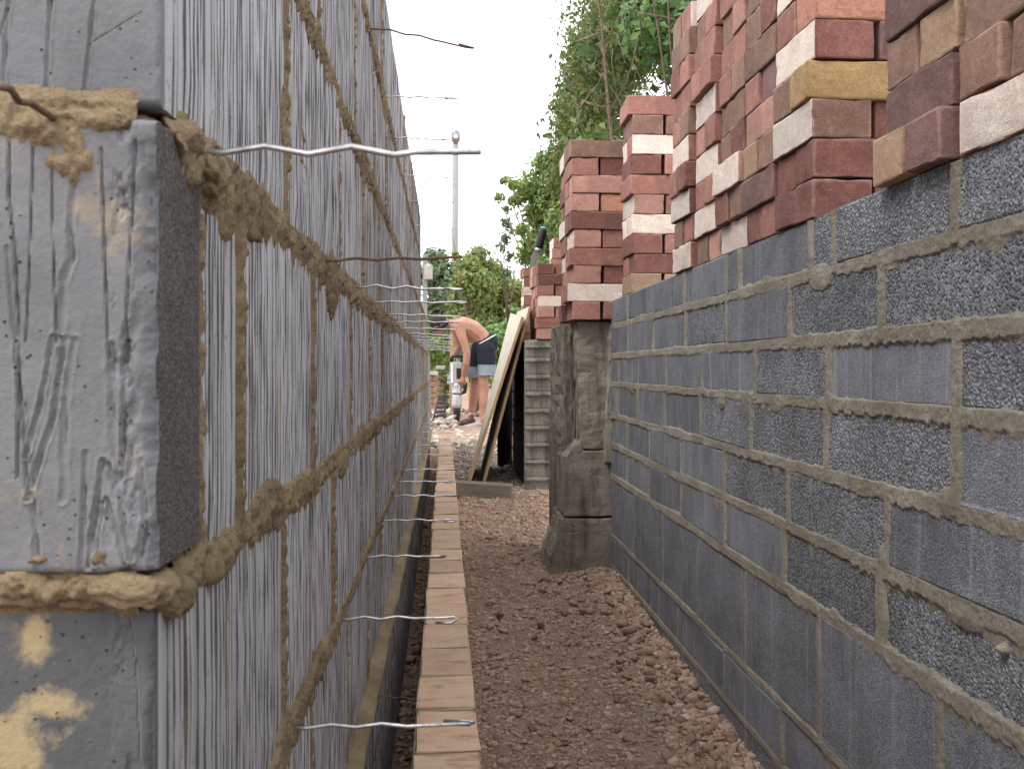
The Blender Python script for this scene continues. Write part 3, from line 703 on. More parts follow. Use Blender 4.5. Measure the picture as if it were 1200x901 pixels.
for k, (Y, x1) in enumerate([(1.02, .022), (1.46, .011), (1.94, -.003), (2.40, .02), (2.86, .026), (3.22, .02), (3.6, .03), (4.22, .025), (4.75, .03), (5.2, .02), (5.7, .03), (6.2, .02), (6.7, .03), (7.2, .02)]):
    tie(Y, -.318, x1, .0, 'wire', 80 + k, flip=1 if k % 2 else -1)
for k, Y in enumerate((1.10, 1.62, 2.1, 2.8)): tie(Y, -.60, -.03, -.01, 'rust', 120 + k, hook=0, r=.0013)
a, b_, c_, d_, e_ = at(-14, 100, .47), at(12, 104, .485), at(22, 119, .495), at(36, 121, .51), at(74, 146, .545)
V, F = tube([a, b_, c_, d_, e_], .0017, 7)
o = obj("wall_tie", mesh("wall_tie", V, F, M['rust'], smooth=True), lw); rel(o, lw)

# ================================================================== RIGHT WALL (aggregate blocks)
XR = .612
RB = [.250, .156, .047, -.056, -.171, -.281, -.396, -.612, -.725, -.94]
RP = [[1.333, 1.757, 1.876, 2.34, 2.444, 2.887, 3.325, 3.786], [1.565, 1.994, 2.444, 2.868, 3.326, 3.795], [1.329, 1.788, 2.215, 2.68, 3.127, 3.59, 4.0], [1.333, 1.796, 2.25, 2.695, 3.15, 3.60, 4.0],
      [1.542, 2.0, 2.467, 2.924, 3.38, 3.82], [1.573, 2.03, 2.46, 2.92, 3.38, 3.82], [1.378, 1.83, 2.29, 2.74, 3.18, 3.64], [1.60, 2.04, 2.47, 2.97, 3.38, 3.79], [1.38, 1.83, 2.29, 2.74, 3.18, 3.64]]
R0Y, R1Y = -1.35, 4.18
rw = thing("block_wall", "low dark grey block wall of rough aggregate with wide buff mortar joints carrying stacked bricks", "wall", (XR, 1.5, CZ - .94))
smooth_spots = {(3, 1.56): 1, (4, 4): 1}
for c in range(9):
    p = list(RP[c])
    while p[0] > R0Y + .46: p.insert(0, p[0] - .45)
    p = [R0Y] + p + [R1Y]; RP[c] = p
    z1, z0 = CZ + RB[c] - (.0 if c == 0 else .007), CZ + RB[c + 1] + .007
    for k in range(len(p) - 1):
        y0, y1 = p[k] + .006, p[k + 1] - .006
        if y1 - y0 < .03: continue
        ym = (y0 + y1) / 2
        far = (ym - 1.9) / 1.2
        kind = 'agg' if rnd.random() > far else rnd.choice(['aggfine', 'aggsmooth', 'aggfine'])
        if c == 6: kind = 'aggfine'
        if c == 7: kind = 'aggsmooth' if rnd.random() < .6 else 'aggfine'
        if c == 2 and 1.3 < ym < 1.75: kind = 'aggsmooth'
        if c == 4 and 1.1 < ym < 1.54: kind = 'aggfine'
        if c == 3 and 1.0 < ym < 1.33: kind = 'aggfine'
        if c == 0 and 1.88 < ym < 2.34: kind = 'aggfine'
        me = box_mesh("aggregate_block", .215, y1 - y0, z1 - z0, M[kind], .005, .0018, c * 31 + k, 2)
        o = obj("concrete_block", me, rw, (XR + .1075 + rnd.uniform(-.0014, .0014), ym, (z0 + z1) / 2), (rnd.uniform(-.004, .004), 0, rnd.uniform(-.004, .004))); rel(o, rw)
us = np.concatenate([np.arange(R0Y, .72, .03), geo(.72, R1Y + .01, .0015, .0022)]); vs = np.arange(RB[9] + .02, RB[0] - .001, .0022)
bedsR = [(RB[i], w, pr, dr, -2, 5) for i, w, pr, dr in ((1, .0100, .0017, .004), (2, .0100, .0018, .005), (3, .0095, .0017, .006), (4, .0100, .0019, .005), (5, .0100, .0020, .006), (6, .0105, .0020, .006), (7, .0072, .0014, .003), (8, .0072, .0014, .003))]
perpsR = [(u, RB[c + 1], RB[c], .0118 if c < 6 else .0075, .0026 if c < 6 else .0018) for c in range(9) for u in RP[c][1:-1]]
blobsR = []
for k in range(22):
    i = rnd.randrange(1, 7); blobsR.append((rnd.uniform(.9, 4.0), RB[i] + rnd.uniform(-.02, .008), rnd.uniform(.012, .035), rnd.uniform(.008, .018), rnd.uniform(.001, .0022)))
def rpt(px, py):
    Y = 816 / (px - 522) - .036; return Y, at(px, py, Y).z - CZ
for px, py, ru, rv, hh in ((960, 325, .06, .022, .004), (1175, 760, .010, .006, .012), (1128, 722, .05, .016, .004), (1110, 590, .03, .02, .005), (1035, 655, .025, .02, .0045), (845, 470, .03, .02, .006), (700 + 40, 455, .03, .02, .004)):
    u, z = rpt(px, py); blobsR.append((u, z, ru, rv, hh))
v, f = mortar_sheet(us, vs, bedsR, perpsR, lambda U, Vv, h: (XR - h, U, CZ + Vv), 0, 0, 0, 140, blobs=blobsR, amp=.62, film_k=.75, film_s=(42, 42))
o = obj("mortar", mesh("mortar", v, f[:, ::-1], M['cement'], smooth=True), rw); rel(o, rw); o['kind'] = 'stuff'
cv, cf = [], []
for i in range(1, 9): cv, cf = join((cv, cf), slab((XR + .012, R0Y + .01, CZ + RB[i] - .008), (XR + .205, R1Y - .006, CZ + RB[i] + .008)))
for c in range(9):
    for u in RP[c][1:-1]: cv, cf = join((cv, cf), slab((XR + .013, u - .0075, CZ + RB[c + 1] + .010), (XR + .204, u + .0075, CZ + RB[c] - (.003 if c == 0 else .010))))
o = obj("mortar", mesh("mortar_core", cv, cf, M['cement']), rw); rel(o, rw); o['kind'] = 'stuff'

# ================================================================== BRICK FOOTING along the cavity
fw = thing("brick_footing", "long single row of mortar smeared pinkish bricks laid end to end beside the cavity", "brick footing", (0, 1.5, CZ - .84))
fbm_ = [box_mesh("footing_brick", .1025, .2135, .065, M['footing'], .004, .0022, 500 + i, 2) for i in range(5)]
for c in range(3):
    for k in range(42):
        y = 1.784 - .1125 - 3 * .2245 + k * .2245 + (.112 if c % 2 else 0)
        if y > 9.95: continue
        o = obj("brick", fbm_[(k * 7 + c * 3) % 5], fw, (.0012 + rnd.uniform(-.0025, .0025), y, CZ - .601 - .0325 - c * .075 + rnd.uniform(-.0018, .0018)), (rnd.uniform(-.01, .01), rnd.uniform(-.012, .012), rnd.uniform(-.012, .012))); rel(o, fw)
us = geo(.95, 9.98, .0045, .004); vs = np.linspace(-.052, .054, 24)
U, Vv = np.meshgrid(us, vs, indexing='ij')
edge = np.clip((np.abs(Vv - .001) - .044) / .010, 0, 1)
h = CZ - .6062 + fbm(U * 40, Vv * 40, 91, 4) * .0016 - edge * .006
me = mesh("footing_mortar", np.stack([Vv, U, h], -1).reshape(-1, 3), grid_faces(len(us), len(vs), True), M['cement'], smooth=True)
V, F = slab((-.046, .96, CZ - .84), (.048, 9.97, CZ - .612))
o = obj("mortar", me, fw); rel(o, fw); o['kind'] = 'stuff'
o = obj("mortar", mesh("footing_core", V, F, M['cement']), fw); rel(o, fw); o['kind'] = 'stuff'

# ================================================================== LOOSE BRICK STACKS
BL, BW, BH, LAY = .213, .102, .0645, .0662
brick_me = {}
def worn_brick(mats, seed):
    bm = bmesh.new(); bmesh.ops.create_cube(bm, size=1)
    for v in bm.verts: v.co = Vector((v.co.x * BL, v.co.y * BW, v.co.z * BH))
    bmesh.ops.bevel(bm, geom=bm.edges[:], offset=.0032, segments=2, affect='EDGES', profile=.6)
    for it in range(3): bmesh.ops.subdivide_edges(bm, edges=[e for e in bm.edges if e.calc_length() > .017], cuts=1, use_grid_fill=True)
    bm.normal_update()
    co = np.array([v.co[:] for v in bm.verts]); nn = [v.normal.copy() for v in bm.verts]
    e = np.sort(np.stack([BL / 2 - np.abs(co[:, 0]), BW / 2 - np.abs(co[:, 1]), BH / 2 - np.abs(co[:, 2])], 1), 1)[:, 1]
    k = fbm(co[:, 0] * 26 + co[:, 1] * 17 + seed, co[:, 2] * 30 + co[:, 1] * 21, seed, 4)
    d = -.0011 * k - np.exp(-e / .004) * np.clip(k * 2.2 - .35, 0, 1.2) * .0045
    bow = .0016 * math.sin(seed)
    for v, a, n_ in zip(bm.verts, d, nn): v.co += n_ * float(a); v.co.z += bow * (1 - (v.co.x / (BL / 2)) ** 2)
    me = bpy.data.meshes.new("loose_brick"); bm.to_mesh(me); bm.free()
    for m in mats: me.materials.append(m)
    return me
def brick_mesh_(c, side=None):
    key = (c, side)
    if key not in brick_me:
        out = []
        for i in range(4):
            me = worn_brick([M[c]] + ([M[side]] if side else []), i * 13 + len(brick_me) * 5)
            if side:
                for p in me.polygons:
                    if abs(p.normal.y) > .9: p.material_index = 1
            out.append(me)
        brick_me[key] = out
    return rnd.choice(brick_me[key])
ORD = ["bottom", "second", "third", "fourth", "fifth", "sixth", "seventh", "eighth", "ninth", "tenth", "eleventh"]
CNAME = {'red': 'red', 'darkred': 'dark red', 'pink': 'pink', 'brown': 'brown', 'purple': 'purplish', 'tan': 'tan', 'cream': 'cream', 'orange': 'orange', 'yellow': 'yellow'}
def brick(x, y, z, along, c, side, label, grp):
    o = obj("brick", brick_mesh_(c, side), None, (x, y, z), (rnd.uniform(-.008, .008), rnd.uniform(-.008, .008), (math.pi / 2 if along == 'y' else 0) + rnd.uniform(-.02, .02)))
    return tag(o, label, "brick", grp)
def stack(base, cols, pal, where, grp, pick=None, skip_hidden=True, xcols=1, colname=None):
    """columns of two bricks a layer, each layer turned square to the one below. cols: near y of each column with turn and layers"""
    x0, z0 = base
    for ci, (y0, par, nl) in enumerate(cols):
        cx0 = x0 + rnd.uniform(-.004, .004)
        for l in range(nl):
            jx, jy = rnd.uniform(-.005, .006), rnd.uniform(-.004, .004)
            if rnd.random() < .14: jx -= .012
            z = z0 + LAY * l + BH / 2 + .0006
            sideways = (l + par) % 2 == 0            # long face to the alley
            lay = ORD[l] + " layer"
            cn = (", " + colname[ci]) if colname else ""
            ci_ = pick(ci, l, sideways) if pick else None
            if sideways:
                c, sd_ = ci_[0] if ci_ else (rnd.choice(pal), 'cream' if rnd.random() < .2 else None)
                wd = "cream sided" if sd_ == 'cream' else CNAME[c]
                brick(cx0 + BW / 2 + jx, y0 + BL / 2 + jy, z, 'y', c, sd_, f"{wd} lengthwise brick, {lay}{cn}, {where}", grp)
                if ci == 0 or l == nl - 1 or not skip_hidden:
                    c2 = ci_[1][0] if ci_ and len(ci_) > 1 else rnd.choice(pal)
                    brick(cx0 + BW * 1.5 + .010 + jx, y0 + BL / 2 + jy + rnd.uniform(-.006, .012), z, 'y', c2, None, f"{CNAME[c2]} brick behind lengthwise one, {lay}{cn}, {where}", grp)
            else:
                for e in (0, 1):
                    c, sd_ = ci_[e] if ci_ and len(ci_) > e else (rnd.choice(pal), None)
                    brick(cx0 + BL / 2 + jx + rnd.uniform(-.006, .006), y0 + BW / 2 + e * (BW + .008) + jy * .4, z, 'x', c, sd_, f"{'nearer' if e == 0 else 'farther'} {CNAME[c]} crosswise brick, {lay}{cn}, {where}", grp)
ZT = CZ + RB[0] + .001
cC = ["near-end column", "second column", "middle column", "fourth column", "far-end column"]
special = {(0, 0): [('darkred', None), ('darkred', None)], (0, 1): [('darkred', None), ('darkred', None)], (0, 2): [('brown', 'cream'), ('darkred', None)], (0, 3): [('yellow', None), ('brown', None)], (0, 4): [('darkred', 'cream'), ('purple', None)],
           (0, 5): [('orange', None), ('red', None)], (0, 6): [('red', 'cream'), ('darkred', None)], (2, 0): [('red', 'cream')], (2, 2): [('pink', 'cream')], (3, 1): [('red', 'cream')], (3, 3): [('red', 'cream')], (3, 5): [('red', 'cream')], (4, 0): [('red', 'cream')], (4, 4): [('red', 'cream')], (4, 9): [('red', 'cream')], (4, 8): [('brown', None), ('pink', None)],
           (1, 2): [('brown', None), ('tan', None)], (1, 1): [('purple', None)], (1, 4): [('purple', None)], (1, 5): [('brown', None), ('red', None)], (2, 1): [('brown', None), ('darkred', None)]}
stack((XR - .002, ZT), [(1.86, 0, 11), (2.085, 1, 11), (2.31, 0, 11), (2.55, 1, 11), (2.79, 0, 10)], ['red', 'red', 'red', 'darkred', 'pink', 'brown'], "long tall stack", "bricks in the long tall stack on the block wall",
      lambda ci, l, s: special.get((ci, l)), colname=cC)
spD = {(0, 0): [('tan', None), ('purple', None)], (0, 1): [('purple', None), ('brown', None)], (0, 2): [('brown', None), ('tan', None)], (0, 3): [('purple', None), ('brown', None)], (1, 0): [('pink', 'cream')], (1, 1): [('brown', None), ('brown', None)], (1, 2): [('brown', None)], (1, 3): [('purple', None), ('brown', None)]}
def spD_(ci, l, s):
    r = spD.get((ci, l))
    return r[::-1] if r and len(r) > 1 and not s else r      # the far one of the pair shows first from the camera's side
stack((XR - .002, ZT), [(1.335, 1, 5), (1.105, 0, 5), (.88, 1, 4)], ['brown', 'purple', 'tan', 'pink'], "nearest brick stack", "bricks in the stack cut off at the frame edge", spD_, colname=["far column", "second column", "third column"], skip_hidden=False)
palB = ['red', 'red', 'darkred', 'darkred', 'red', 'brown', 'pink']
stack((XR + .008, ZT), [(3.76, 0, 10)], palB, "narrow stack at the wall's far end", "bricks in the narrow stack at the far end of the block wall", lambda ci, l, s: {7: [('red', 'cream'), ('cream', None)], 3: [('cream', None), ('cream', None)], 8: [('brown', None), ('brown', None)], 9: [('red', None), ('red', None)], 0: [('tan', None), ('pink', None)]}.get(l), skip_hidden=False)
ZP = CZ + .181
stack((.462, ZP), [(4.16, 0, 10), (4.385, 1, 10)], palB, "stack on the concrete pier", "bricks in the stack on the concrete pier", lambda ci, l, s: {(0, 9): [('brown', None), ('brown', None)], (0, 5): [('darkred', None), ('purple', None)], (0, 6): [('pink', None), ('orange', None)], (0, 1): [('red', 'cream'), ('red', None)]}.get((ci, l)), colname=["front column", "rear column"], skip_hidden=False)
stack((.555, ZP), [(6.93, 0, 7), (7.16, 1, 7)], ['red', 'red', 'darkred', 'pink', 'red'], "low stack on the ridged pier", "bricks in the low stack on the ridged pier", lambda ci, l, s: {(0, 2): [('pink', None), ('pink', None)], (0, 3): [('red', 'cream'), ('red', None)]}.get((ci, l)), colname=["front column", "rear column"], skip_hidden=False)
stack((.545, ZP), [(7.98, 0, 8)], ['red', 'red', 'brown', 'pink'], "shortest stack behind the boards", "bricks in the shortest stack behind the boards", lambda ci, l, s: {5: [('pink', 'cream'), ('tan', None)]}.get(l), skip_hidden=False)
# three pale bricks standing behind the low stack
for k in range(3):
    tag(obj("brick", brick_mesh_('pink', 'cream'), None, (.735 + k * .004, 7.42, ZP + 7 * LAY + BH / 2 + k * LAY + .001), (0, 0, R(86) + k * .05)), ["lowest", "middle", "topmost"][k] + " of three pale bricks piled on top of the low stack's rear", "brick", "pale bricks on the low stack")

# ================================================================== CONCRETE PIER
pr = thing("concrete_pier", "old weathered concrete pier with a broken side and flared foot under a brick stack", "pier", (.53, 4.3, CZ - .78))
def rough_block(name, poly, y0, y1, mat, seed, disp=.006, cuts=12):
    """prism of an outline in x,z, subdivided and roughened"""
    bm = bmesh.new(); a = [bm.verts.new((x, y0, z)) for x, z in poly]; b = [bm.verts.new((x, y1, z)) for x, z in poly]; n_ = len(poly)
    bm.faces.new(a); bm.faces.new(b[::-1])
    for i in range(n_): bm.faces.new((a[i], b[i], b[(i + 1) % n_], a[(i + 1) % n_]))
    bmesh.ops.recalc_face_normals(bm, faces=bm.faces[:])
    bmesh.ops.bevel(bm, geom=bm.edges[:], offset=.005, segments=1, affect='EDGES')
    bmesh.ops.triangulate(bm, faces=bm.faces[:])
    for it in range(3): bmesh.ops.subdivide_edges(bm, edges=[e for e in bm.edges if e.calc_length() > .024], cuts=1); bmesh.ops.triangulate(bm, faces=bm.faces[:])
    bm.normal_update()
    co = np.array([v.co[:] for v in bm.verts]); nn = np.array([v.normal[:] for v in bm.verts])
    d = fbm(co[:, 0] * 18 + co[:, 1] * 15, co[:, 2] * 18 + co[:, 1] * 9, seed, 5) * disp + np.abs(fbm(co[:, 0] * 60 + co[:, 1] * 33, co[:, 2] * 60 - co[:, 1] * 21, seed + 50, 3)) * -disp * .9
    for v, k, nr in zip(bm.verts, d, nn): v.co += Vector(nr) * float(k)
    me = bpy.data.meshes.new(name); bm.to_mesh(me); bm.free(); me.materials.append(mat)
    return me
def part(name, me, root, label=None):
    o = obj(name, me, root); rel(o, root)
    if label: o['label'] = label
    return o
Z = lambda z: CZ + z
part("shaft", rough_block("shaft", [(.497, Z(-.30)), (.70, Z(-.30)), (.70, Z(.176)), (.485, Z(.176)), (.487, Z(.02)), (.494, Z(-.12))], 4.195, 4.42, M['pier'], 5, .0085), pr)
part("side_slab", rough_block("side_slab", [(.442, Z(-.78)), (.50, Z(-.78)), (.50, Z(.174)), (.445, Z(.170)), (.452, Z(-.1)), (.441, Z(-.3))], 4.33, 4.86, M['pierdark'], 6, .016), pr, "mossy dark side slab")
part("lower_block", rough_block("lower_block", [(.436, Z(-.548)), (.70, Z(-.548)), (.70, Z(-.303)), (.512, Z(-.303)), (.500, Z(-.262)), (.470, Z(-.285)), (.440, Z(-.33))], 4.188, 4.5, M['pier'], 7, .007), pr, "lower block with broken upper edge")
part("foot", rough_block("foot", [(.374, Z(-.83)), (.70, Z(-.83)), (.70, Z(-.552)), (.432, Z(-.552)), (.418, Z(-.62)), (.385, Z(-.70))], 4.18, 4.55, M['pier'], 8, .008), pr)
part("mortar_fillet", rough_block("mortar_fillet", [(.585, Z(-.35)), (.625, Z(-.35)), (.634, Z(.12)), (.628, Z(.17)), (.604, Z(.165)), (.596, Z(-.05))], 4.172, 4.21, M['cement'], 9, .010), pr, "strip of buff mortar against the block wall")

# ridged pier farther on
rp = thing("ridged_pier", "dark concrete pier with horizontal ridges up its face under the low brick stack", "pier", (.6, 7.1, CZ - .74))
rx0, rx1, ry0, ry1 = .482, .712, 6.94, 8.4
part("core", mesh("core", *slab((rx0 + .012, ry0 + .02, Z(-.78)), (rx1, ry1, Z(.178))), [M['ridged'], M['pierside']], [0, 0, 0, 0, 0, 1]), rp)
top = .176; nb = 9
for k in range(nb):
    z1 = top - k * .104; z0 = max(z1 - .103, -.80)
    V = []; prof = [(0, z0), (0, z1 - .034), (-.012, z1 - .030), (-.014, z1 - .020), (-.004, z1 - .014), (0, z1 - .004), (.006, z1)]
    if k == 0: prof = [(0, z0), (0, z1 - .055), (-.012, z1 - .05), (-.014, z1 - .042), (-.003, z1 - .034), (0, z1 - .012), (.012, z1)]
    xs_ = np.linspace(rx0, rx1, 16)
    for i, xx in enumerate(xs_):
        e = .016 if i in (0, 15) else 0
        for (py, pz) in prof: V.append((xx, ry0 + (py if 1 <= i <= 14 else max(py, 0)) + e + rnd.uniform(-.0018, .0018), Z(pz) + rnd.uniform(-.0012, .0012)))
    F = grid_faces(16, len(prof)).tolist()
    part("ridged_slab", mesh("ridged_slab", V, F, M['ridged']), rp)
    if k == 0: continue
V, F = [], []
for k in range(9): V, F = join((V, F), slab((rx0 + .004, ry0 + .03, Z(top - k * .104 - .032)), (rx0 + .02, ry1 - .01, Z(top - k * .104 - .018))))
part("side_ridges", mesh("side_ridges", V, F, M['pierside']), rp, "black side ridges")

# ================================================================== BOARDS AND TIMBER
def board(name, nb_, nt, ft, fb_, th, label, face='ply'):
    """sheet with four corners of its upper face, given thickness towards the lower right"""
    p = [Vector(q) for q in (nb_, nt, ft, fb_)]; nrm = (p[1] - p[0]).cross(p[3] - p[0]).normalized()
    if nrm.x < 0: nrm = -nrm
    V = p + [q + nrm * th for q in p]
    F = [(0, 3, 2, 1), (4, 5, 6, 7), (0, 1, 5, 4), (1, 2, 6, 5), (2, 3, 7, 6), (3, 0, 4, 7)]
    bm = bmesh.new(); vs_ = [bm.verts.new(v) for v in V]
    for f_ in F: bm.faces.new([vs_[i] for i in f_])
    bmesh.ops.recalc_face_normals(bm, faces=bm.faces[:])
    bmesh.ops.bevel(bm, geom=bm.edges[:], offset=.0015, segments=1, affect='EDGES')
    me = bpy.data.meshes.new(name); bm.to_mesh(me); bm.free()
    me.materials.append(M[face]); me.materials.append(M['plyedge'])
    for f_ in me.polygons: f_.material_index = 0 if abs(f_.normal.dot(nrm)) > .9 else 1
    return tag(obj(name, me), label, "board", "sheet boards leaning on the brick stack")
def onr(px, py, Y): return at(px, py, Y)
pb = onr(546, 571, 6.98); ptp = onr(611, 371, 6.98)
board("sheet_board", pb, ptp, ptp + Vector((-.005, 1.08, .075)), pb + Vector((.055, 1.1, .02)), .018, "lower pale board, front one of two sheets leaning beside the worker")
pb = onr(564, 571, 7.02); ptp = onr(620, 359, 7.02)
board("sheet_board", pb, ptp, ptp + Vector((-.005, 1.12, .02)), pb + Vector((.03, 1.12, .02)), .017, "taller pale board, rear one of two sheets leaning against the brick stack", 'ply')
xs_ = np.linspace(.375, .484, 26); zs_ = np.linspace(CZ - .76, CZ + .10, 40); Xg, Zg = np.meshgrid(xs_, zs_, indexing='ij')  # black sheet added to stand in for the shade behind the boards
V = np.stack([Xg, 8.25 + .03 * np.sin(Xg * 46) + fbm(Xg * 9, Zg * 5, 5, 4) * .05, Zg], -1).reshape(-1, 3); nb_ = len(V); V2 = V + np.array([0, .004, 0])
F = grid_faces(26, 40); tag(obj("shade_sheet", mesh("shade_sheet", np.concatenate([V, V2]), np.concatenate([F, F[:, ::-1] + nb_]), M['black'], smooth=True)), "added creased black shade sheet hanging behind the two leaning boards", "shade sheet")
pk = box_mesh("timber_plank", .335, .10, .078, M['timber'], .004, .002, 3, 2)
tag(obj("timber_plank", pk, None, (.218, 6.58, CZ - .742 + .042), (R(4), R(3), R(-7))), "short weathered timber baulk lying on the gravel in front of the leaning boards", "timber")

# ================================================================== FOLIAGE
def leaves(P, N, size, q, ar=.62, fold=.35):
    """folded four-point leaves at P facing about N"""
    n_ = len(P); N = N + q.normal(size=(n_, 3)) * .55; N /= np.linalg.norm(N, axis=1)[:, None]
    T = q.normal(size=(n_, 3)); T[:, 2] -= .8; T -= N * (T * N).sum(1)[:, None]; T /= np.linalg.norm(T, axis=1)[:, None]
    B = np.cross(N, T); L = (size * q.uniform(.6, 1.3, n_))[:, None]
    base = P - T * L * .5; tip = P + T * L * .5 - N * L * .12
    mid_ = P + N * L * .02; l = P - T * L * .08 + B * L * ar * .5 + N * L * fold * .3; r = P - T * L * .08 - B * L * ar * .5 + N * L * fold * .3
    V = np.stack([base, l, tip, r, mid_], 1).reshape(-1, 3)
    o = (np.arange(n_) * 5)[:, None]
    F = np.concatenate([o + [0, 4, 1], o + [1, 4, 2], o + [2, 4, 3], o + [3, 4, 0]], 1).reshape(-1, 3)
    return V, F
def clumps(cs, n_, q, shell=.55):
    """points through a set of ellipsoid clumps (centre, radii), denser near their skins"""
    w = np.array([c[1][0] * c[1][1] * c[1][2] for c in cs]) ** .67; w /= w.sum()
    k = q.choice(len(cs), n_, p=w); D = q.normal(size=(n_, 3)); D /= np.linalg.norm(D, axis=1)[:, None]
    r = (shell + (1 - shell) * q.random(n_)) * (1 + .22 * q.normal(size=n_) * (q.random(n_) < .35))
    C = np.array([c[0] for c in cs])[k]; Rr = np.array([c[1] for c in cs])[k]
    return C + D * Rr * r[:, None], D / Rr * Rr.mean(1)[:, None]
def limb_mesh(name, branches, mat, seg=6):
    V, F = [], []
    for pts, rs in branches: V, F = join((V, F), tube(pts, rs, seg))
    return mesh(name, V, F, mat, smooth=True)
def wander(p, d, L, n_, r0, q, bend=.25):
    pts = [Vector(p)]; d = Vector(d).normalized(); rs = [r0]
    for i in range(n_):
        d = (d + Vector((q.uniform(-bend, bend), q.uniform(-bend, bend), q.uniform(-bend, bend) * .7))).normalized()
        pts.append(pts[-1] + d * L / n_); rs.append(r0 * (1 - .8 * (i + 1) / n_))
    return pts, rs
q0 = random.Random(21)
def gz(x, y): return float(ground_z(np.array(float(x)), np.array(float(y))))

# overgrown hedge behind the brick stacks
hx, hy = 1.55, 6.6
hedge = thing("overgrown_hedge", "tall overgrown hedge with bare brown twigs rising behind the brick stacks", "hedge", (hx, hy, gz(hx, hy)))
def hedge_left(Y, z):
    return (float(np.interp(VY - z * FPX / Y, [-250, -60, 0, 50, 100, 150, 200, 260], [800, 722, 694, 670, 657, 646, 650, 662])) - VX) * Y / 1338 + .02
cs = []
for k in range(130):
    Y = q0.uniform(5.2, 8.9); z = q0.uniform(.5, 3.4)
    left = hedge_left(Y, z)
    r_ = q0.uniform(.14, .32); cs.append(((left + r_ - .07 + abs(q0.gauss(0, .08)), Y, CZ + z), (r_, r_ * 1.2, r_ * 1.05)))
for k in range(14):
    cs.append(((q0.uniform(1.3, 2.0), q0.uniform(5.2, 9), CZ + q0.uniform(.2, 3.5)), (.5, .6, .5)))
P, N = clumps(cs, 84000, rng, .55); V, F = leaves(P, N, .046, rng, .55)
part("foliage", mesh("hedge_foliage", V, F, M['ivydull']), hedge)['kind'] = 'stuff'
P, N = clumps([c for c in cs if c[0][2] - CZ > .9 and c[0][1] < 7.9], 5000, rng, .85); V, F = leaves(P, N, .034, rng, .4)
part("dry_leaves", mesh("hedge_dry", V, F, M['dead']), hedge, "dry brown leaves")['kind'] = 'stuff'
br = []
for k in range(200):
    Y = q0.uniform(5.3, 7.8); z = q0.uniform(.9, 2.9)
    left = hedge_left(Y, z)
    br.append(wander((left + q0.uniform(.08, .2), Y, CZ + z), (q0.uniform(-.5, .5), q0.uniform(-.6, .6), q0.uniform(-.9, 1)), q0.uniform(.12, .34), 5, q0.uniform(.002, .004), q0, .4))
part("twigs", limb_mesh("hedge_twigs", br, M['twig'], 4), hedge)['kind'] = 'stuff'
br = [wander((q0.uniform(1.3, 1.8), q0.uniform(5.6, 8.4), gz(1.5, 7)), (q0.uniform(0, .2), 0, 1), 1.9, 6, .04, q0, .06) for k in range(7)]
part("trunk", limb_mesh("hedge_trunk", br, M['bark'], 7), hedge)

# climber with big glossy leaves, over the long tall stack
cx, cy = 1.15, 4.8
cl = thing("climbing_plant", "glossy green broad leaved climber hanging above the narrow brick stack", "climber", (cx, cy, gz(cx, cy)))
cs = []
for k in range(34):
    Y = q0.uniform(4.3, 5.9); z = q0.uniform(.85, 2.6); left = float(np.interp(z, [.9, 1.25, 1.6, 2.6], [.86, .80, .72, .80]))
    r_ = q0.uniform(.13, .22); cs.append(((left + r_ + q0.uniform(0, .5), Y, CZ + z), (r_, r_, r_ * 1.1)))
P, N = clumps(cs, 13000, rng, .5); V, F = leaves(P, N + np.array([-.5, -.9, .3]), .052, rng, .55)
part("foliage", mesh("climber_foliage", V, F, M['ivy']), cl)['kind'] = 'stuff'
leaf_me = []
for i in range(5):
    V, F = leaves(np.zeros((1, 3)), np.array([[0, -1, .35]]), np.array([.062]), np.random.default_rng(i + 50), .66)
    leaf_me.append(mesh("leaf", V, F, M['ivy'] if i < 3 else M['ivylight']))
P, N = clumps(cs, 1500, rng, .95)
m = (P[:, 1] < 5.1); P = P[m][:220]
for p in P:
    o = obj("leaf", leaf_me[rnd.randrange(5)], cl, p, (rnd.uniform(-.7, .7), rnd.uniform(-.7, .7), rnd.uniform(-.8, .8))); rel(o, cl)
br = [wander((cx + q0.uniform(-.2, .2), cy + q0.uniform(-.3, .3), gz(cx, cy)), (q0.uniform(-.08, .06), q0.uniform(-.05, .05), 1), 2.6, 7, .016, q0, .09) for k in range(6)]
br += [wander((q0.uniform(.78, 1.1), q0.uniform(4.4, 5.4), CZ + q0.uniform(1, 2.4)), (q0.uniform(-.5, .5), q0.uniform(-.3, .3), q0.uniform(-.2, 1)), .5, 5, .004, q0, .35) for k in range(40)]
part("stem", limb_mesh("climber_stem", br, M['bark'], 5), cl)

def tree(name, label, cat, x, y, cs, n_, size, mat, seed, grp=None, ar=.6, trunk_r=.07, nb=9, kind_name="crown", shell=.45):
    q = random.Random(seed); g = np.random.default_rng(seed)
    t_ = thing(name, label, cat, (x, y, gz(x, y)), grp)
    P, N = clumps(cs, n_, g, shell); V, F = leaves(P, N + np.array([0, -.3, .4]), size, g, ar)
    part(kind_name, mesh(name + "_leaves", V, F, mat), t_)['kind'] = 'stuff'
    base = Vector((x, y, gz(x, y) - .05)); br = []
    C = Vector(np.mean([c[0] for c in cs], 0))
    fork = base.lerp(C, .55)
    br.append(([base, base.lerp(fork, .5) + Vector((q.uniform(-.05, .05), 0, 0)), fork], [trunk_r, trunk_r * .85, trunk_r * .65]))
    for c in q.sample(cs, min(nb, len(cs))):
        e = Vector(c[0]); mid_ = fork.lerp(e, .5) + Vector((q.uniform(-.1, .1), q.uniform(-.1, .1), q.uniform(-.05, .15)))
        br.append(([fork, mid_, e, e + (e - mid_) * .6], [trunk_r * .5, trunk_r * .3, trunk_r * .14, trunk_r * .05]))
    part("trunk", limb_mesh(name + "_trunk", br, M['bark'], 6), t_)
    return t_
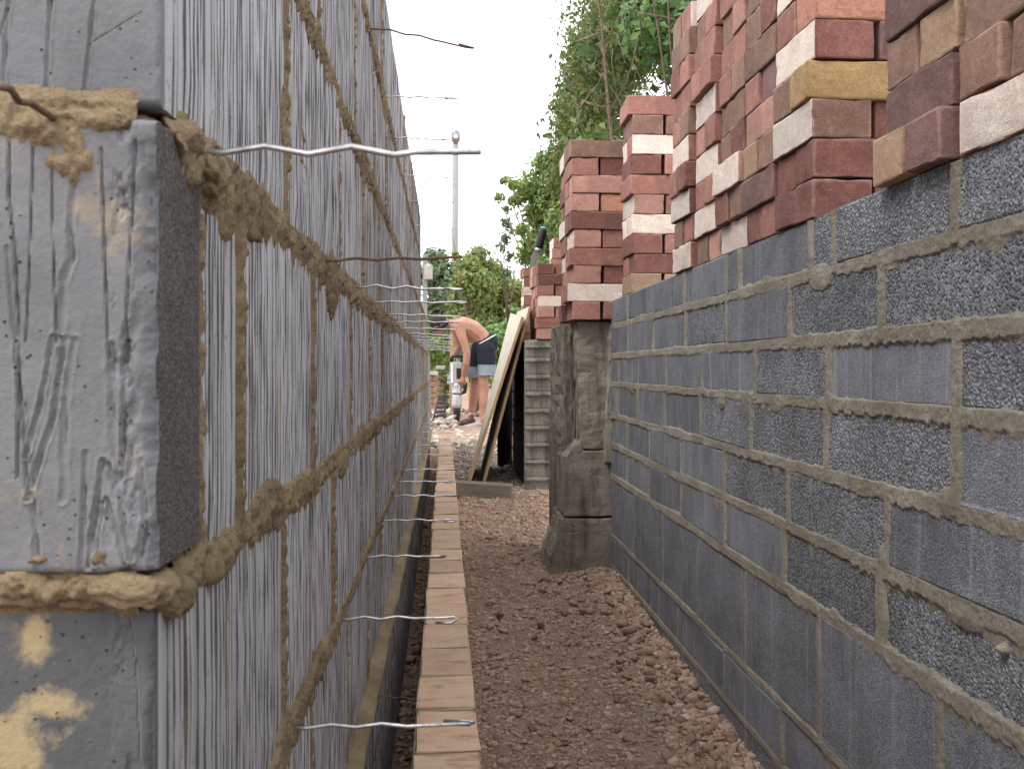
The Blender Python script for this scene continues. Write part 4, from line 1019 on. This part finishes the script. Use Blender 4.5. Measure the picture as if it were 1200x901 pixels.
def blobpx(lst, Y, dy=.5, q=q0):
    out = []
    for px, py, rp_ in lst:
        yy = Y + q.uniform(-dy, dy); p = at(px, py, yy); r_ = rp_ * yy / FPX; out.append((tuple(p), (r_, r_ * 1.1, r_ * .95)))
    return out
# airy shrub beside the hedge
cs = blobpx([(640, 200, 24), (618, 222, 20), (600, 215, 9), (590, 212, 6), (628, 250, 22), (648, 240, 26), (606, 236, 12), (640, 285, 26), (655, 300, 22), (622, 290, 18), (612, 270, 10), (645, 320, 22), (585, 232, 7), (634, 185, 10), (660, 205, 26), (662, 260, 26), (652, 225, 22), (640, 265, 24), (632, 230, 18), (648, 190, 16), (616, 300, 14), (628, 318, 18)], 10.3, .5)
tree("tall_shrub", "airy light green shrub with open sprays beside the dense hedge", "shrub", 1.35, 10.3, cs, 10500, .052, M['shrub'], 31, nb=14, trunk_r=.022, shell=.1)
# thin sapling against the sky
cs = blobpx([(594, 245, 7), (594, 262, 8), (592, 280, 9), (600, 270, 6), (588, 290, 8), (598, 300, 8), (594, 320, 10)], 14, .2)
tree("young_tree", "thin young tree with sparse leaves against the white sky", "tree", .78, 14, cs, 420, .06, M['darktree'], 32, nb=7, trunk_r=.02, shell=.05)
# bushes behind the worker
cs = blobpx([(560, 300, 14), (548, 312, 16), (575, 318, 18), (590, 335, 18), (560, 335, 24), (542, 345, 18), (602, 350, 18), (575, 355, 24), (545, 370, 22), (595, 375, 22), (565, 385, 24), (530, 380, 16), (585, 405, 26), (605, 405, 20), (556, 415, 22), (534, 300, 6), (610, 340, 14), (540, 328, 14)], 15.5, .6)
tree("garden_bush", "yellow green and russet bush rising behind the bending worker", "bush", .45, 15.6, cs, 13000, .072, M['shrub2'], 33, nb=14, trunk_r=.06, shell=.35)
cs = blobpx([(600, 385, 17), (585, 395, 14), (610, 400, 16), (575, 388, 8), (592, 412, 18), (606, 425, 18), (590, 440, 16), (600, 365, 9)], 14.2, .3)
tree("climbing_plant", "bright green climber mound between the worker and the leaning boards", "climber", .8, 14.3, cs, 1700, .085, M['ivylight'], 34, nb=8, trunk_r=.03, ar=.8, shell=.6)
cs = blobpx([(512, 305, 16), (524, 318, 16), (508, 330, 18), (522, 345, 18), (510, 360, 18), (528, 362, 16), (515, 385, 18), (505, 300, 10), (498, 320, 14), (517, 400, 18), (528, 335, 10)], 24, 1)
tree("dark_tree", "dark blue green tree far beyond the end of the ribbed wall", "tree", -.1, 24.5, cs, 3000, .13, M['darktree'], 35, nb=10, trunk_r=.10, shell=.3)
cs = blobpx([(508, 388, 12), (520, 396, 12), (512, 408, 14), (524, 410, 12), (530, 395, 10), (506, 420, 14), (518, 424, 12), (528, 428, 10)], 17, .4)
tree("leafy_shrub", "low mid green shrub below the head of the bending worker", "shrub", -.05, 17, cs, 1500, .07, M['shrub'], 36, nb=8, trunk_r=.03, shell=.3)
cs = blobpx([(520, 445, 7), (523, 455, 7), (521, 466, 8), (524, 476, 7), (518, 436, 6)], 15, .1)
tree("leafy_shrub", "narrow dark shrub between the low brick pillar and the breaker", "shrub", 0.0, 15, cs, 420, .05, M['ivydull'], 37, nb=5, trunk_r=.015, shell=.1)
cs = [((q0.uniform(-6, 9), q0.uniform(34, 40), CZ + q0.uniform(-.6, 1.4)), (1.3, 1.2, 1.0)) for k in range(40)]
tree("far_hedge", "long low far off green hedge closing the view beyond the bushes", "hedge", 1.2, 37, cs, 9000, .26, M['shrub'], 38, nb=14, trunk_r=.1, shell=.6)

# ================================================================== LAMP POST
lp_ = at(531.5, 432, 30); lx, ly = lp_.x, 30.0
lamp = thing("lamp_post", "slender grey steel lamp post with a small round head against the sky", "lamp post", (lx, ly, gz(lx, ly)))
topz = at(535, 170, 30).z
V, F = tube([(lx, ly, gz(lx, ly)), (lx + .01, ly, 1.2), (lx + .03, ly, 3.0), (lx + .055, ly, topz)], [.11, .105, .09, .075], 14); part("pole", mesh("pole", V, F, M['galv'], smooth=True), lamp)
V, F = tube([(lx, ly, gz(lx, ly)), (lx, ly, gz(lx, ly) + .9)], .17, 14); part("base", mesh("base", V, F, M['galv']), lamp)
V, F = tube([(lx + .055, ly, topz - .02), (lx + .055, ly, topz + .05), (lx + .055, ly, topz + .12), (lx + .055, ly, topz + .30), (lx + .055, ly, topz + .36), (lx + .055, ly, topz + .40)], [.05, .07, .12, .12, .09, .02], 14); part("lamp_head", mesh("lamp_head", V, F, M['steel'], smooth=True), lamp)
V, F = tube([(lx + .055, ly - .09, topz + .2), (lx + .055, ly - .15, topz + .2)], .06, 12); part("lens", mesh("lens", V, F, M['white']), lamp)

# ================================================================== SMALL THINGS AT THE FAR END
def cubepart(name, p0, p1, mat, root=None):
    V, F = slab(p0, p1); bm = bmesh.new(); vs_ = [bm.verts.new(v) for v in V]
    for f_ in F: bm.faces.new([vs_[i] for i in f_])
    bmesh.ops.recalc_face_normals(bm, faces=bm.faces[:]); bmesh.ops.bevel(bm, geom=bm.edges[:], offset=min(abs(p1[i] - p0[i]) for i in range(3)) * .08, segments=1, affect='EDGES')
    me = bpy.data.meshes.new(name); bm.to_mesh(me); bm.free(); me.materials.append(mat)
    return part(name, me, root) if root else obj(name, me)
# low brick pillars
def pillar(label, pxa, pxb, ytop, Y, dz):
    a, b = at(pxa, ytop, Y), at(pxb, ytop, Y); r_ = thing("brick_pillar", label, "pillar", ((a.x + b.x) / 2, Y + .1, gz(0, Y)), "low brick pillars beyond the worker")
    z = gz(0, Y) - .02; q = random.Random(int(pxa)); row = 0; w = b.x - a.x
    me = {k: box_mesh("pillar_brick", w * k, .10, .066, M['wallbrick'], .006, .004, int(k * 10), 1) for k in (.36, .60)}
    while z + .07 < a.z - .05:
        order = (.60, .36) if row % 2 else (.36, .60); xx = a.x
        for k in order:
            o = obj("brick", me[k], r_, (xx + w * k / 2 + .005, Y + .05, z + .035), (0, 0, q.uniform(-.03, .03))); rel(o, r_); xx += w * (k + .03)
        z += .074; row += 1
    cubepart("core", (a.x + .01, Y + .03, gz(0, Y) - .05), (b.x - .01, Y + .22, z), M['cement'], r_)
    cubepart("capping", (a.x - .02, Y - .03, z + .002), (b.x + .02, Y + .26, z + .05), M['capstone'], r_)
pillar("low grey capped brick pillar next to the end of the ribbed wall", 499, 511.5, 429, 14.6, 0)
pillar("low brick pillar with a pale cap just right of the grey capped one", 512.5, 520, 427, 15.3, 0)
# timber post behind the worker
a, b = at(527.5, 388, 14.8), at(532, 388, 14.8)
o = cubepart("timber_post", (a.x, 14.8, gz(0, 14.8) - .05), (b.x, 14.86, a.z + .05), M['postwood']); tag(o, "plain brown timber post standing behind the worker's arms", "post")
a, b = at(547, 425, 14.4), at(551, 425, 14.4)
V, F = tube([at(545, 430, 14.4), at(549, 455, 14.3), at(553, 492, 14.2)], .022, 6)
tag(obj("timber_stake", mesh("timber_stake", V, F, M['postwood'])), "slanting pale timber stake behind the worker's shins", "stake")
# black ladder-like tray propped beside the rubble
tr = thing("slatted_tray", "black slatted tray propped on the rubble beside the ribbed wall", "tray", at(515, 490, 12.6))
p0, p1, p2, p3 = at(507.5, 492, 12.4), at(514, 466, 12.7), at(523, 466, 12.7), at(521, 490, 12.4)
for a_, b_2 in ((p0, p1), (p3, p2)): V, F = tube([a_, b_2], .012, 5); part("side_rail", mesh("side_rail", V, F, M['black']), tr)
for k in range(5):
    f_ = .08 + .2 * k; a_, b_2 = p0.lerp(p1, f_), p3.lerp(p2, f_); d = Vector((0, .01, .028))
    V = [a_, b_2, b_2 + d, a_ + d, a_ + Vector((0, .02, 0)), b_2 + Vector((0, .02, 0)), b_2 + d + Vector((0, .02, 0)), a_ + d + Vector((0, .02, 0))]
    part("slat", mesh("slat", V, [(0, 1, 2, 3), (7, 6, 5, 4), (0, 4, 5, 1), (3, 2, 6, 7), (1, 5, 6, 2), (0, 3, 7, 4)], M['black']), tr)
# small white box on a post beyond the wall's end
a = at(502, 318, 12); bx = thing("meter_box", "small pale box on a grey post just past the end of the ribbed wall", "box", (a.x, 12, gz(0, 12)))
cubepart("post", (a.x - .06, 12.0, gz(0, 12) - .05), (a.x - .012, 12.06, at(502, 298, 12).z), M['galv'], bx)
cubepart("box", (a.x - .04, 11.93, at(502, 328, 12).z), (a.x + .045, 11.998, at(502, 311, 12).z), M['capstone'], bx)

# hand tool standing on the shortest stack
ht = thing("hand_saw", "black handled tool with pale blue tip standing upright on the shortest brick stack", "tool", at(622, 318, 7.9))
a, b, c_ = at(621, 318, 7.9), at(631, 292, 7.9), at(637, 268, 7.9)
V, F = tube([b, b.lerp(c_, .12), b.lerp(c_, .5), b.lerp(c_, .85), b.lerp(c_, .97)], [.024, .030, .031, .030, .024], 10); part("handle", mesh("handle", V, F, M['black'], smooth=True), ht)
V, F = tube([b.lerp(c_, .97), b.lerp(c_, 1.05), b.lerp(c_, 1.08)], [.022, .024, .012], 10); part("tip", mesh("tip", V, F, M['bluetip'], smooth=True), ht)
V, F = tube([a.lerp(b, .90), a.lerp(b, 1.03)], [.028, .025], 10); part("collar", mesh("collar", V, F, M['silver'], smooth=True), ht)
w_ = .030
V = [a + Vector((-.012, 0, 0)), a + Vector((.018, 0, 0)), a.lerp(b, .92) + Vector((w_, 0, 0)), a.lerp(b, .92) + Vector((-w_, 0, 0))]; V += [v_ + Vector((0, .012, 0)) for v_ in V]
part("blade", mesh("blade", V, [(0, 1, 2, 3), (7, 6, 5, 4), (0, 4, 5, 1), (1, 5, 6, 2), (2, 6, 7, 3), (3, 7, 4, 0)], M['steel']), ht)

# ================================================================== RUBBLE
rb = thing("rubble_heap", "heap of broken pale concrete and dirt under the worker's feet", "rubble", (.15, 11.2, gz(.15, 11.2)))
chunk = [mesh("rubble_chunk", facet(IV2, 700 + i, 14, .45) * np.array([1, .85, .6]), IF2, M['rubble']) for i in range(8)]
def chunk_at(px, py, rpx, Y=None):
    Y = Y or float(np.interp(py, [478, 505, 520, 545], [13.6, 12.2, 10.3, 9.2])); p = at(px, py, Y); r_ = rpx * Y / FPX
    o = obj("rubble_chunk", rnd.choice(chunk), rb, p, (rnd.uniform(-.6, .6), rnd.uniform(-.6, .6), rnd.uniform(0, 6.3))); o.scale = (r_, r_, r_ * rnd.uniform(.7, 1.1)); rel(o, rb)
for k in range(300):
    py = rnd.uniform(480, 524); px = rnd.uniform(503, 585)
    if 514 < px < 528 and py > 508: continue
    if 537 < px < 569 and 486 < py < 506: continue
    chunk_at(px, py, rnd.uniform(2.2, 6.0))
for px, py, r_ in ((505, 508, 8), (540, 512, 8), (545, 520, 9), (565, 510, 12), (560, 520, 11), (572, 500, 9), (507, 520, 7), (512, 495, 8), (526, 492, 8), (520, 500, 7), (578, 512, 10), (535, 505, 6), (530, 530, 5), (535, 520, 6)): chunk_at(px, py, r_)
V = [at(520, 503.5, 12.6), at(550, 506, 12.4), at(556, 503, 12.9), at(528, 501, 13.0)]; V += [v_ - Vector((0, 0, .03)) for v_ in V]
part("slab_fragment", mesh("slab_fragment", V, [(0, 1, 2, 3), (7, 6, 5, 4), (0, 4, 5, 1), (1, 5, 6, 2), (2, 6, 7, 3), (3, 7, 4, 0)], M['rubble']), rb)
# soil under the rubble
n_ = 60; xs_ = np.linspace(-.14, .75, n_); ys_ = np.linspace(10.25, 14, n_); Xg, Yg = np.meshgrid(xs_, ys_, indexing='ij')
env = np.clip((Xg + .14) / .08, 0, 1) * np.clip((.75 - Xg) / .2, 0, 1) * np.clip((Yg - 10.25) / .3, 0, 1) * np.clip((14 - Yg) / 1.0, 0, 1)
hz = ground_z(Xg, Yg) - .03 + env * (.012 + fbm(Xg * 8, Yg * 6, 77, 4) * .05)
o = part("loose_fill", mesh("loose_fill", np.stack([Xg, Yg, hz], -1).reshape(-1, 3), grid_faces(n_, n_), M['fill'], smooth=False), rb); o['kind'] = 'stuff'

# ================================================================== WORKER
YW = 13.2
def wp(px, py, dy=0.0): p = at(px, py, YW); return Vector((p.x, YW + dy, p.z))
def capsules(parts, vox, mat, name, smooth_it=4):
    """tapered round-ended limbs merged into ONE continuous surface"""
    Vs, Fs, k0 = [], [], 0
    t3 = lambda r: np.array(r if isinstance(r, tuple) else (r, r, r), float)
    for pts, rs in parts:
        for i in range(len(pts)):
            st = 14 if i < len(pts) - 1 else 1
            for k in range(st):
                f_ = k / st; j = min(i + 1, len(pts) - 1)
                Vs.append(IV2 * (t3(rs[i]) * (1 - f_) + t3(rs[j]) * f_) + np.array(Vector(pts[i]).lerp(Vector(pts[j]), f_))); Fs.append(IF2 + k0); k0 += len(IV2)
    me = mesh(name, np.concatenate(Vs), np.concatenate(Fs), mat); o = bpy.data.objects.new(name, me); COL.objects.link(o)
    md = o.modifiers.new("r", 'REMESH'); md.mode = 'VOXEL'; md.voxel_size = vox
    ms = o.modifiers.new("s", 'SMOOTH'); ms.iterations = smooth_it; ms.factor = .5
    dg = bpy.context.evaluated_depsgraph_get(); ev = o.evaluated_get(dg); out = bpy.data.meshes.new_from_object(ev)
    bpy.data.objects.remove(o); out.name = name; out.materials.clear(); out.materials.append(mat)
    out.polygons.foreach_set("use_smooth", np.ones(len(out.polygons), bool))
    return out
person = thing("person", "bare chested worker in dark shorts bending over a breaker, legs apart on the rubble", "person", wp(558, 500))
NS, FS = -.17, .17
pel = wp(567, 405); b = []
b.append(([wp(568, 405), wp(562, 395), wp(553, 388), wp(543, 384), wp(536, 383)], [(.125, .15, .125), (.118, .145, .115), (.13, .16, .13), (.135, .175, .13), (.10, .15, .105)]))
b.append(([wp(536, 382), wp(528, 380.5), wp(521, 380)], [.072, .062, .064]))                                   # neck
b.append(([wp(513.5, 378.5), wp(515.5, 383)], [(.098, .078, .094), (.074, .066, .085)]))                       # skull and face
b.append(([wp(519, 389.5), wp(517.8, 390.5)], [.034, .030]))                                                     # chin
b.append(([wp(510.5, 388.2), wp(508.9, 389.6)], [.017, .013]))                                                   # nose
b.append(([wp(518, 383, -.078), wp(518.6, 381.6, -.083)], [.016, .018]))                                         # ear
b.append(([wp(538, 382, NS), wp(541, 394, NS - .03), wp(547, 413, NS - .04)], [.070, .055, .043]))             # near upper arm
b.append(([wp(547, 413, NS - .04), wp(546, 426, NS - .03), wp(542.8, 441, NS + .02)], [.043, .044, .029]))     # near forearm
b.append(([wp(535, 384, FS), wp(537, 397, FS), wp(538.5, 407, FS)], [.066, .052, .042]))                        # far arm
b.append(([wp(538.5, 407, FS), wp(535.5, 412, FS - .05), wp(532.5, 416.5, FS - .12)], [.042, .038, .028]))
def hand(wrist, palm, fingers, thumb):
    b.append(([wrist, palm], [.028, .034]))
    for f_ in fingers: b.append((f_, [.0125, .0115, .010]))
    b.append((thumb, [.0135, .012, .0105]))
hy = NS + .03
pm = wp(542.0, 446.0, hy)
hand(wp(542.8, 441, NS + .02), pm, [[pm + Vector((x_, .012, -.030)), pm + Vector((x_ - .006, .045, -.048 - e)), pm + Vector((x_, .060, -.022))] for x_, e in ((-.032, 0), (-.010, .004), (.012, .002), (.033, -.004))], [pm + Vector((-.030, -.002, .0)), pm + Vector((-.050, .018, -.016)), pm + Vector((-.046, .042, -.026))])
pf = wp(531.5, 418.6, FS - .14)
hand(wp(532.5, 416.5, FS - .12), pf, [[pf + Vector((-.012, y_, -.026)), pf + Vector((-.026, y_, -.044)), pf + Vector((-.006, y_, -.054 - e))] for y_, e in ((-.033, 0), (-.011, .004), (.011, .003), (.033, -.003))], [pf + Vector((.01, -.03, -.01)), pf + Vector((.022, -.045, -.024)), pf + Vector((.020, -.030, -.042))])
for dy, pts in ((-.10, [(568, 410), (566, 445), (566.5, 458), (565, 490), (563, 496)]), (.10, [(564, 410), (557, 446), (556.5, 458), (552, 489), (550, 495)])):
    b.append(([wp(*pts[0], dy), wp(*pts[1], dy * 1.1), wp(*pts[2], dy * 1.1), wp(*pts[3], dy * 1.2), wp(*pts[4], dy * 1.2)], [.092, .060, .062, .038, .042]))
bme = capsules(b, .0075, M['skin'], "body", 3)
part("body", bme, person)
# clothes and hair, made over the body
sh = [([wp(576, 402), wp(570, 404), wp(563, 405)], [(.085, .155, .125), (.125, .175, .125), (.10, .165, .105)])]
for dy, pts in ((-.105, [(569, 409), (570, 432)]), (.105, [(563, 410), (557, 434)])): sh.append(([wp(*pts[0], dy), wp(*pts[1], dy * 1.1)], [.115, .100]))
part("shorts", capsules(sh, .009, M['denim'], "shorts", 2), person)
for dy, a_, b_2 in ((-.115, (570.3, 427.5), (570.3, 440)), (.115, (556.5, 430), (555.8, 442.5))):
    V, F = tube([wp(*a_, dy), wp(*b_2, dy)], [.108, .112], 16, caps=False)
    V2, F2 = tube([wp(*b_2, dy), wp(*a_, dy)], [.104, .100], 16, caps=False)
    part("shorts_cuff", mesh("shorts_cuff", *join((V, F), (V2, F2)), M['cuff'], smooth=True), person, "pale grey blue turn-up")
V, F = tube([wp(557.5, 404.8, -.06), wp(559, 404.4, -.12), wp(563, 402.4, -.172), wp(570, 398.6, -.186), wp(576, 395, -.165), wp(580, 392.8, -.09)], .0075, 6)
part("waistband", mesh("waistband", V, F, M['belt'], smooth=True), person)
part("hair", capsules([([wp(513.6, 377.3), wp(516, 377.5)], [(.104, .087, .094), (.088, .080, .085)]), ([wp(509.5, 377), wp(511, 381)], [.078, .062])], .008, M['hair'], "hair", 2), person)
V, F = tube([wp(525.5, 376.8, -.02), wp(521.5, 380.5, -.085), wp(516, 384.5, -.092), wp(511, 386.5, -.07), wp(507.5, 387, 0)], [.024, .026, .022, .018, .014], 8)
V2, F2 = tube([wp(525.5, 376.8, .02), wp(521.5, 380.5, .085), wp(516, 384.5, .092), wp(511, 386.5, .07), wp(507.5, 387, 0)], [.024, .026, .022, .018, .014], 8)
part("head_band", mesh("head_band", *join((V, F), (V2, F2)), M['bluecloth'], smooth=True), person, "dark blue strap round the head")
for s_ in (-1, 1):
    part("eye", mesh("eye", IV * .011 + np.array(wp(510.8, 385.4, s_ * .033)), IF, M['eye'], smooth=True), person)
V, F = tube([wp(513.0, 391.4, -.022), wp(512.4, 391.2, 0), wp(513.0, 391.4, .022)], [.006, .009, .006], 6)
part("mouth", mesh("mouth", V, F, M['lip'], smooth=True), person)
for dy, (ax_, ay), mt, mtb in ((-.115, (561.5, 498.5), 'shoegrey', 0), (.125, (549, 496), 'shoe', 0)):
    h0 = wp(ax_, ay, dy)
    sm = capsules([([h0 + Vector((.035, 0, .02)), h0 + Vector((-.05, -.02, .0)), h0 + Vector((-.15, -.035, -.012))], [(.052, .046, .05), (.058, .050, .040), (.048, .046, .030)])], .009, M[mt], "shoe", 2)
    so = part("shoe", sm, person)
    sl = capsules([([h0 + Vector((.04, 0, -.030)), h0 + Vector((-.05, -.02, -.034)), h0 + Vector((-.155, -.035, -.036))], [(.052, .048, .014), (.058, .052, .013), (.05, .048, .012)])], .008, M['sole'], "sole", 1)
    o = obj("sole", sl, so); o.location = Vector(o.location) - person.location - so.location

# ================================================================== BREAKER
bk = thing("breaker", "grey and silver electric breaker with black side handle held upright by the worker", "breaker", wp(536, 503))
BY = -.06
def bp(px, py): return wp(px, py, BY)
def lathe(name, prof, mat, seg=16, smooth=True):
    V, F = tube([bp(x_, y_) for x_, y_, r_ in prof], [r_ for *_, r_ in prof], seg); return part(name, mesh(name, V, F, M[mat], smooth=smooth), bk)
mb = box_mesh("motor", .145, .12, .26, M['greyplas'], .022, 0, 0, 3); o = part("motor_housing", mb, bk); o.location = bp(534.5, 437.5) - bk.location
o2 = obj("vent_panel", box_mesh("vent", .05, .01, .12, M['black'], .003, 0), o, (.028, -.063, .0))
o3 = obj("side_stripe", box_mesh("stripe", .022, .01, .22, M['white'], .003, 0), o, (-.045, -.062, .0))
lathe("collar", [(535, 449, .062), (535.2, 452, .066), (535.3, 457, .05), (535.4, 459, .062), (535.4, 461, .062)], 'silver')
lathe("barrel", [(535.3, 461, .050), (535.3, 465, .052), (535.2, 473, .060), (535.2, 477, .058), (535.2, 478, .050)], 'silver')
lathe("chuck", [(535.2, 478, .044), (535.3, 481, .046), (535.3, 487, .038), (535.5, 491, .034), (535.5, 493, .026)], 'black')
lathe("chisel", [(535.6, 492.5, .018), (535.8, 500, .018), (536, 504, .005)], 'steel', 8)
V, F = tube([bp(529, 424), bp(528.8, 419.5), bp(531, 417.6), bp(537, 417.2), bp(541.5, 418.2), bp(542.2, 421), bp(541.6, 425)], [.024, .022, .020, .020, .020, .022, .024], 8); part("top_handle", mesh("top_handle", V, F, M['black'], smooth=True), bk)
V, F = tube([bp(535.5, 459.5), bp(541, 460.5), bp(544.5, 459.0), bp(545.6, 453), bp(546.2, 448)], [.022, .020, .022, .020, .018], 8); part("side_handle", mesh("side_handle", V, F, M['black'], smooth=True), bk)
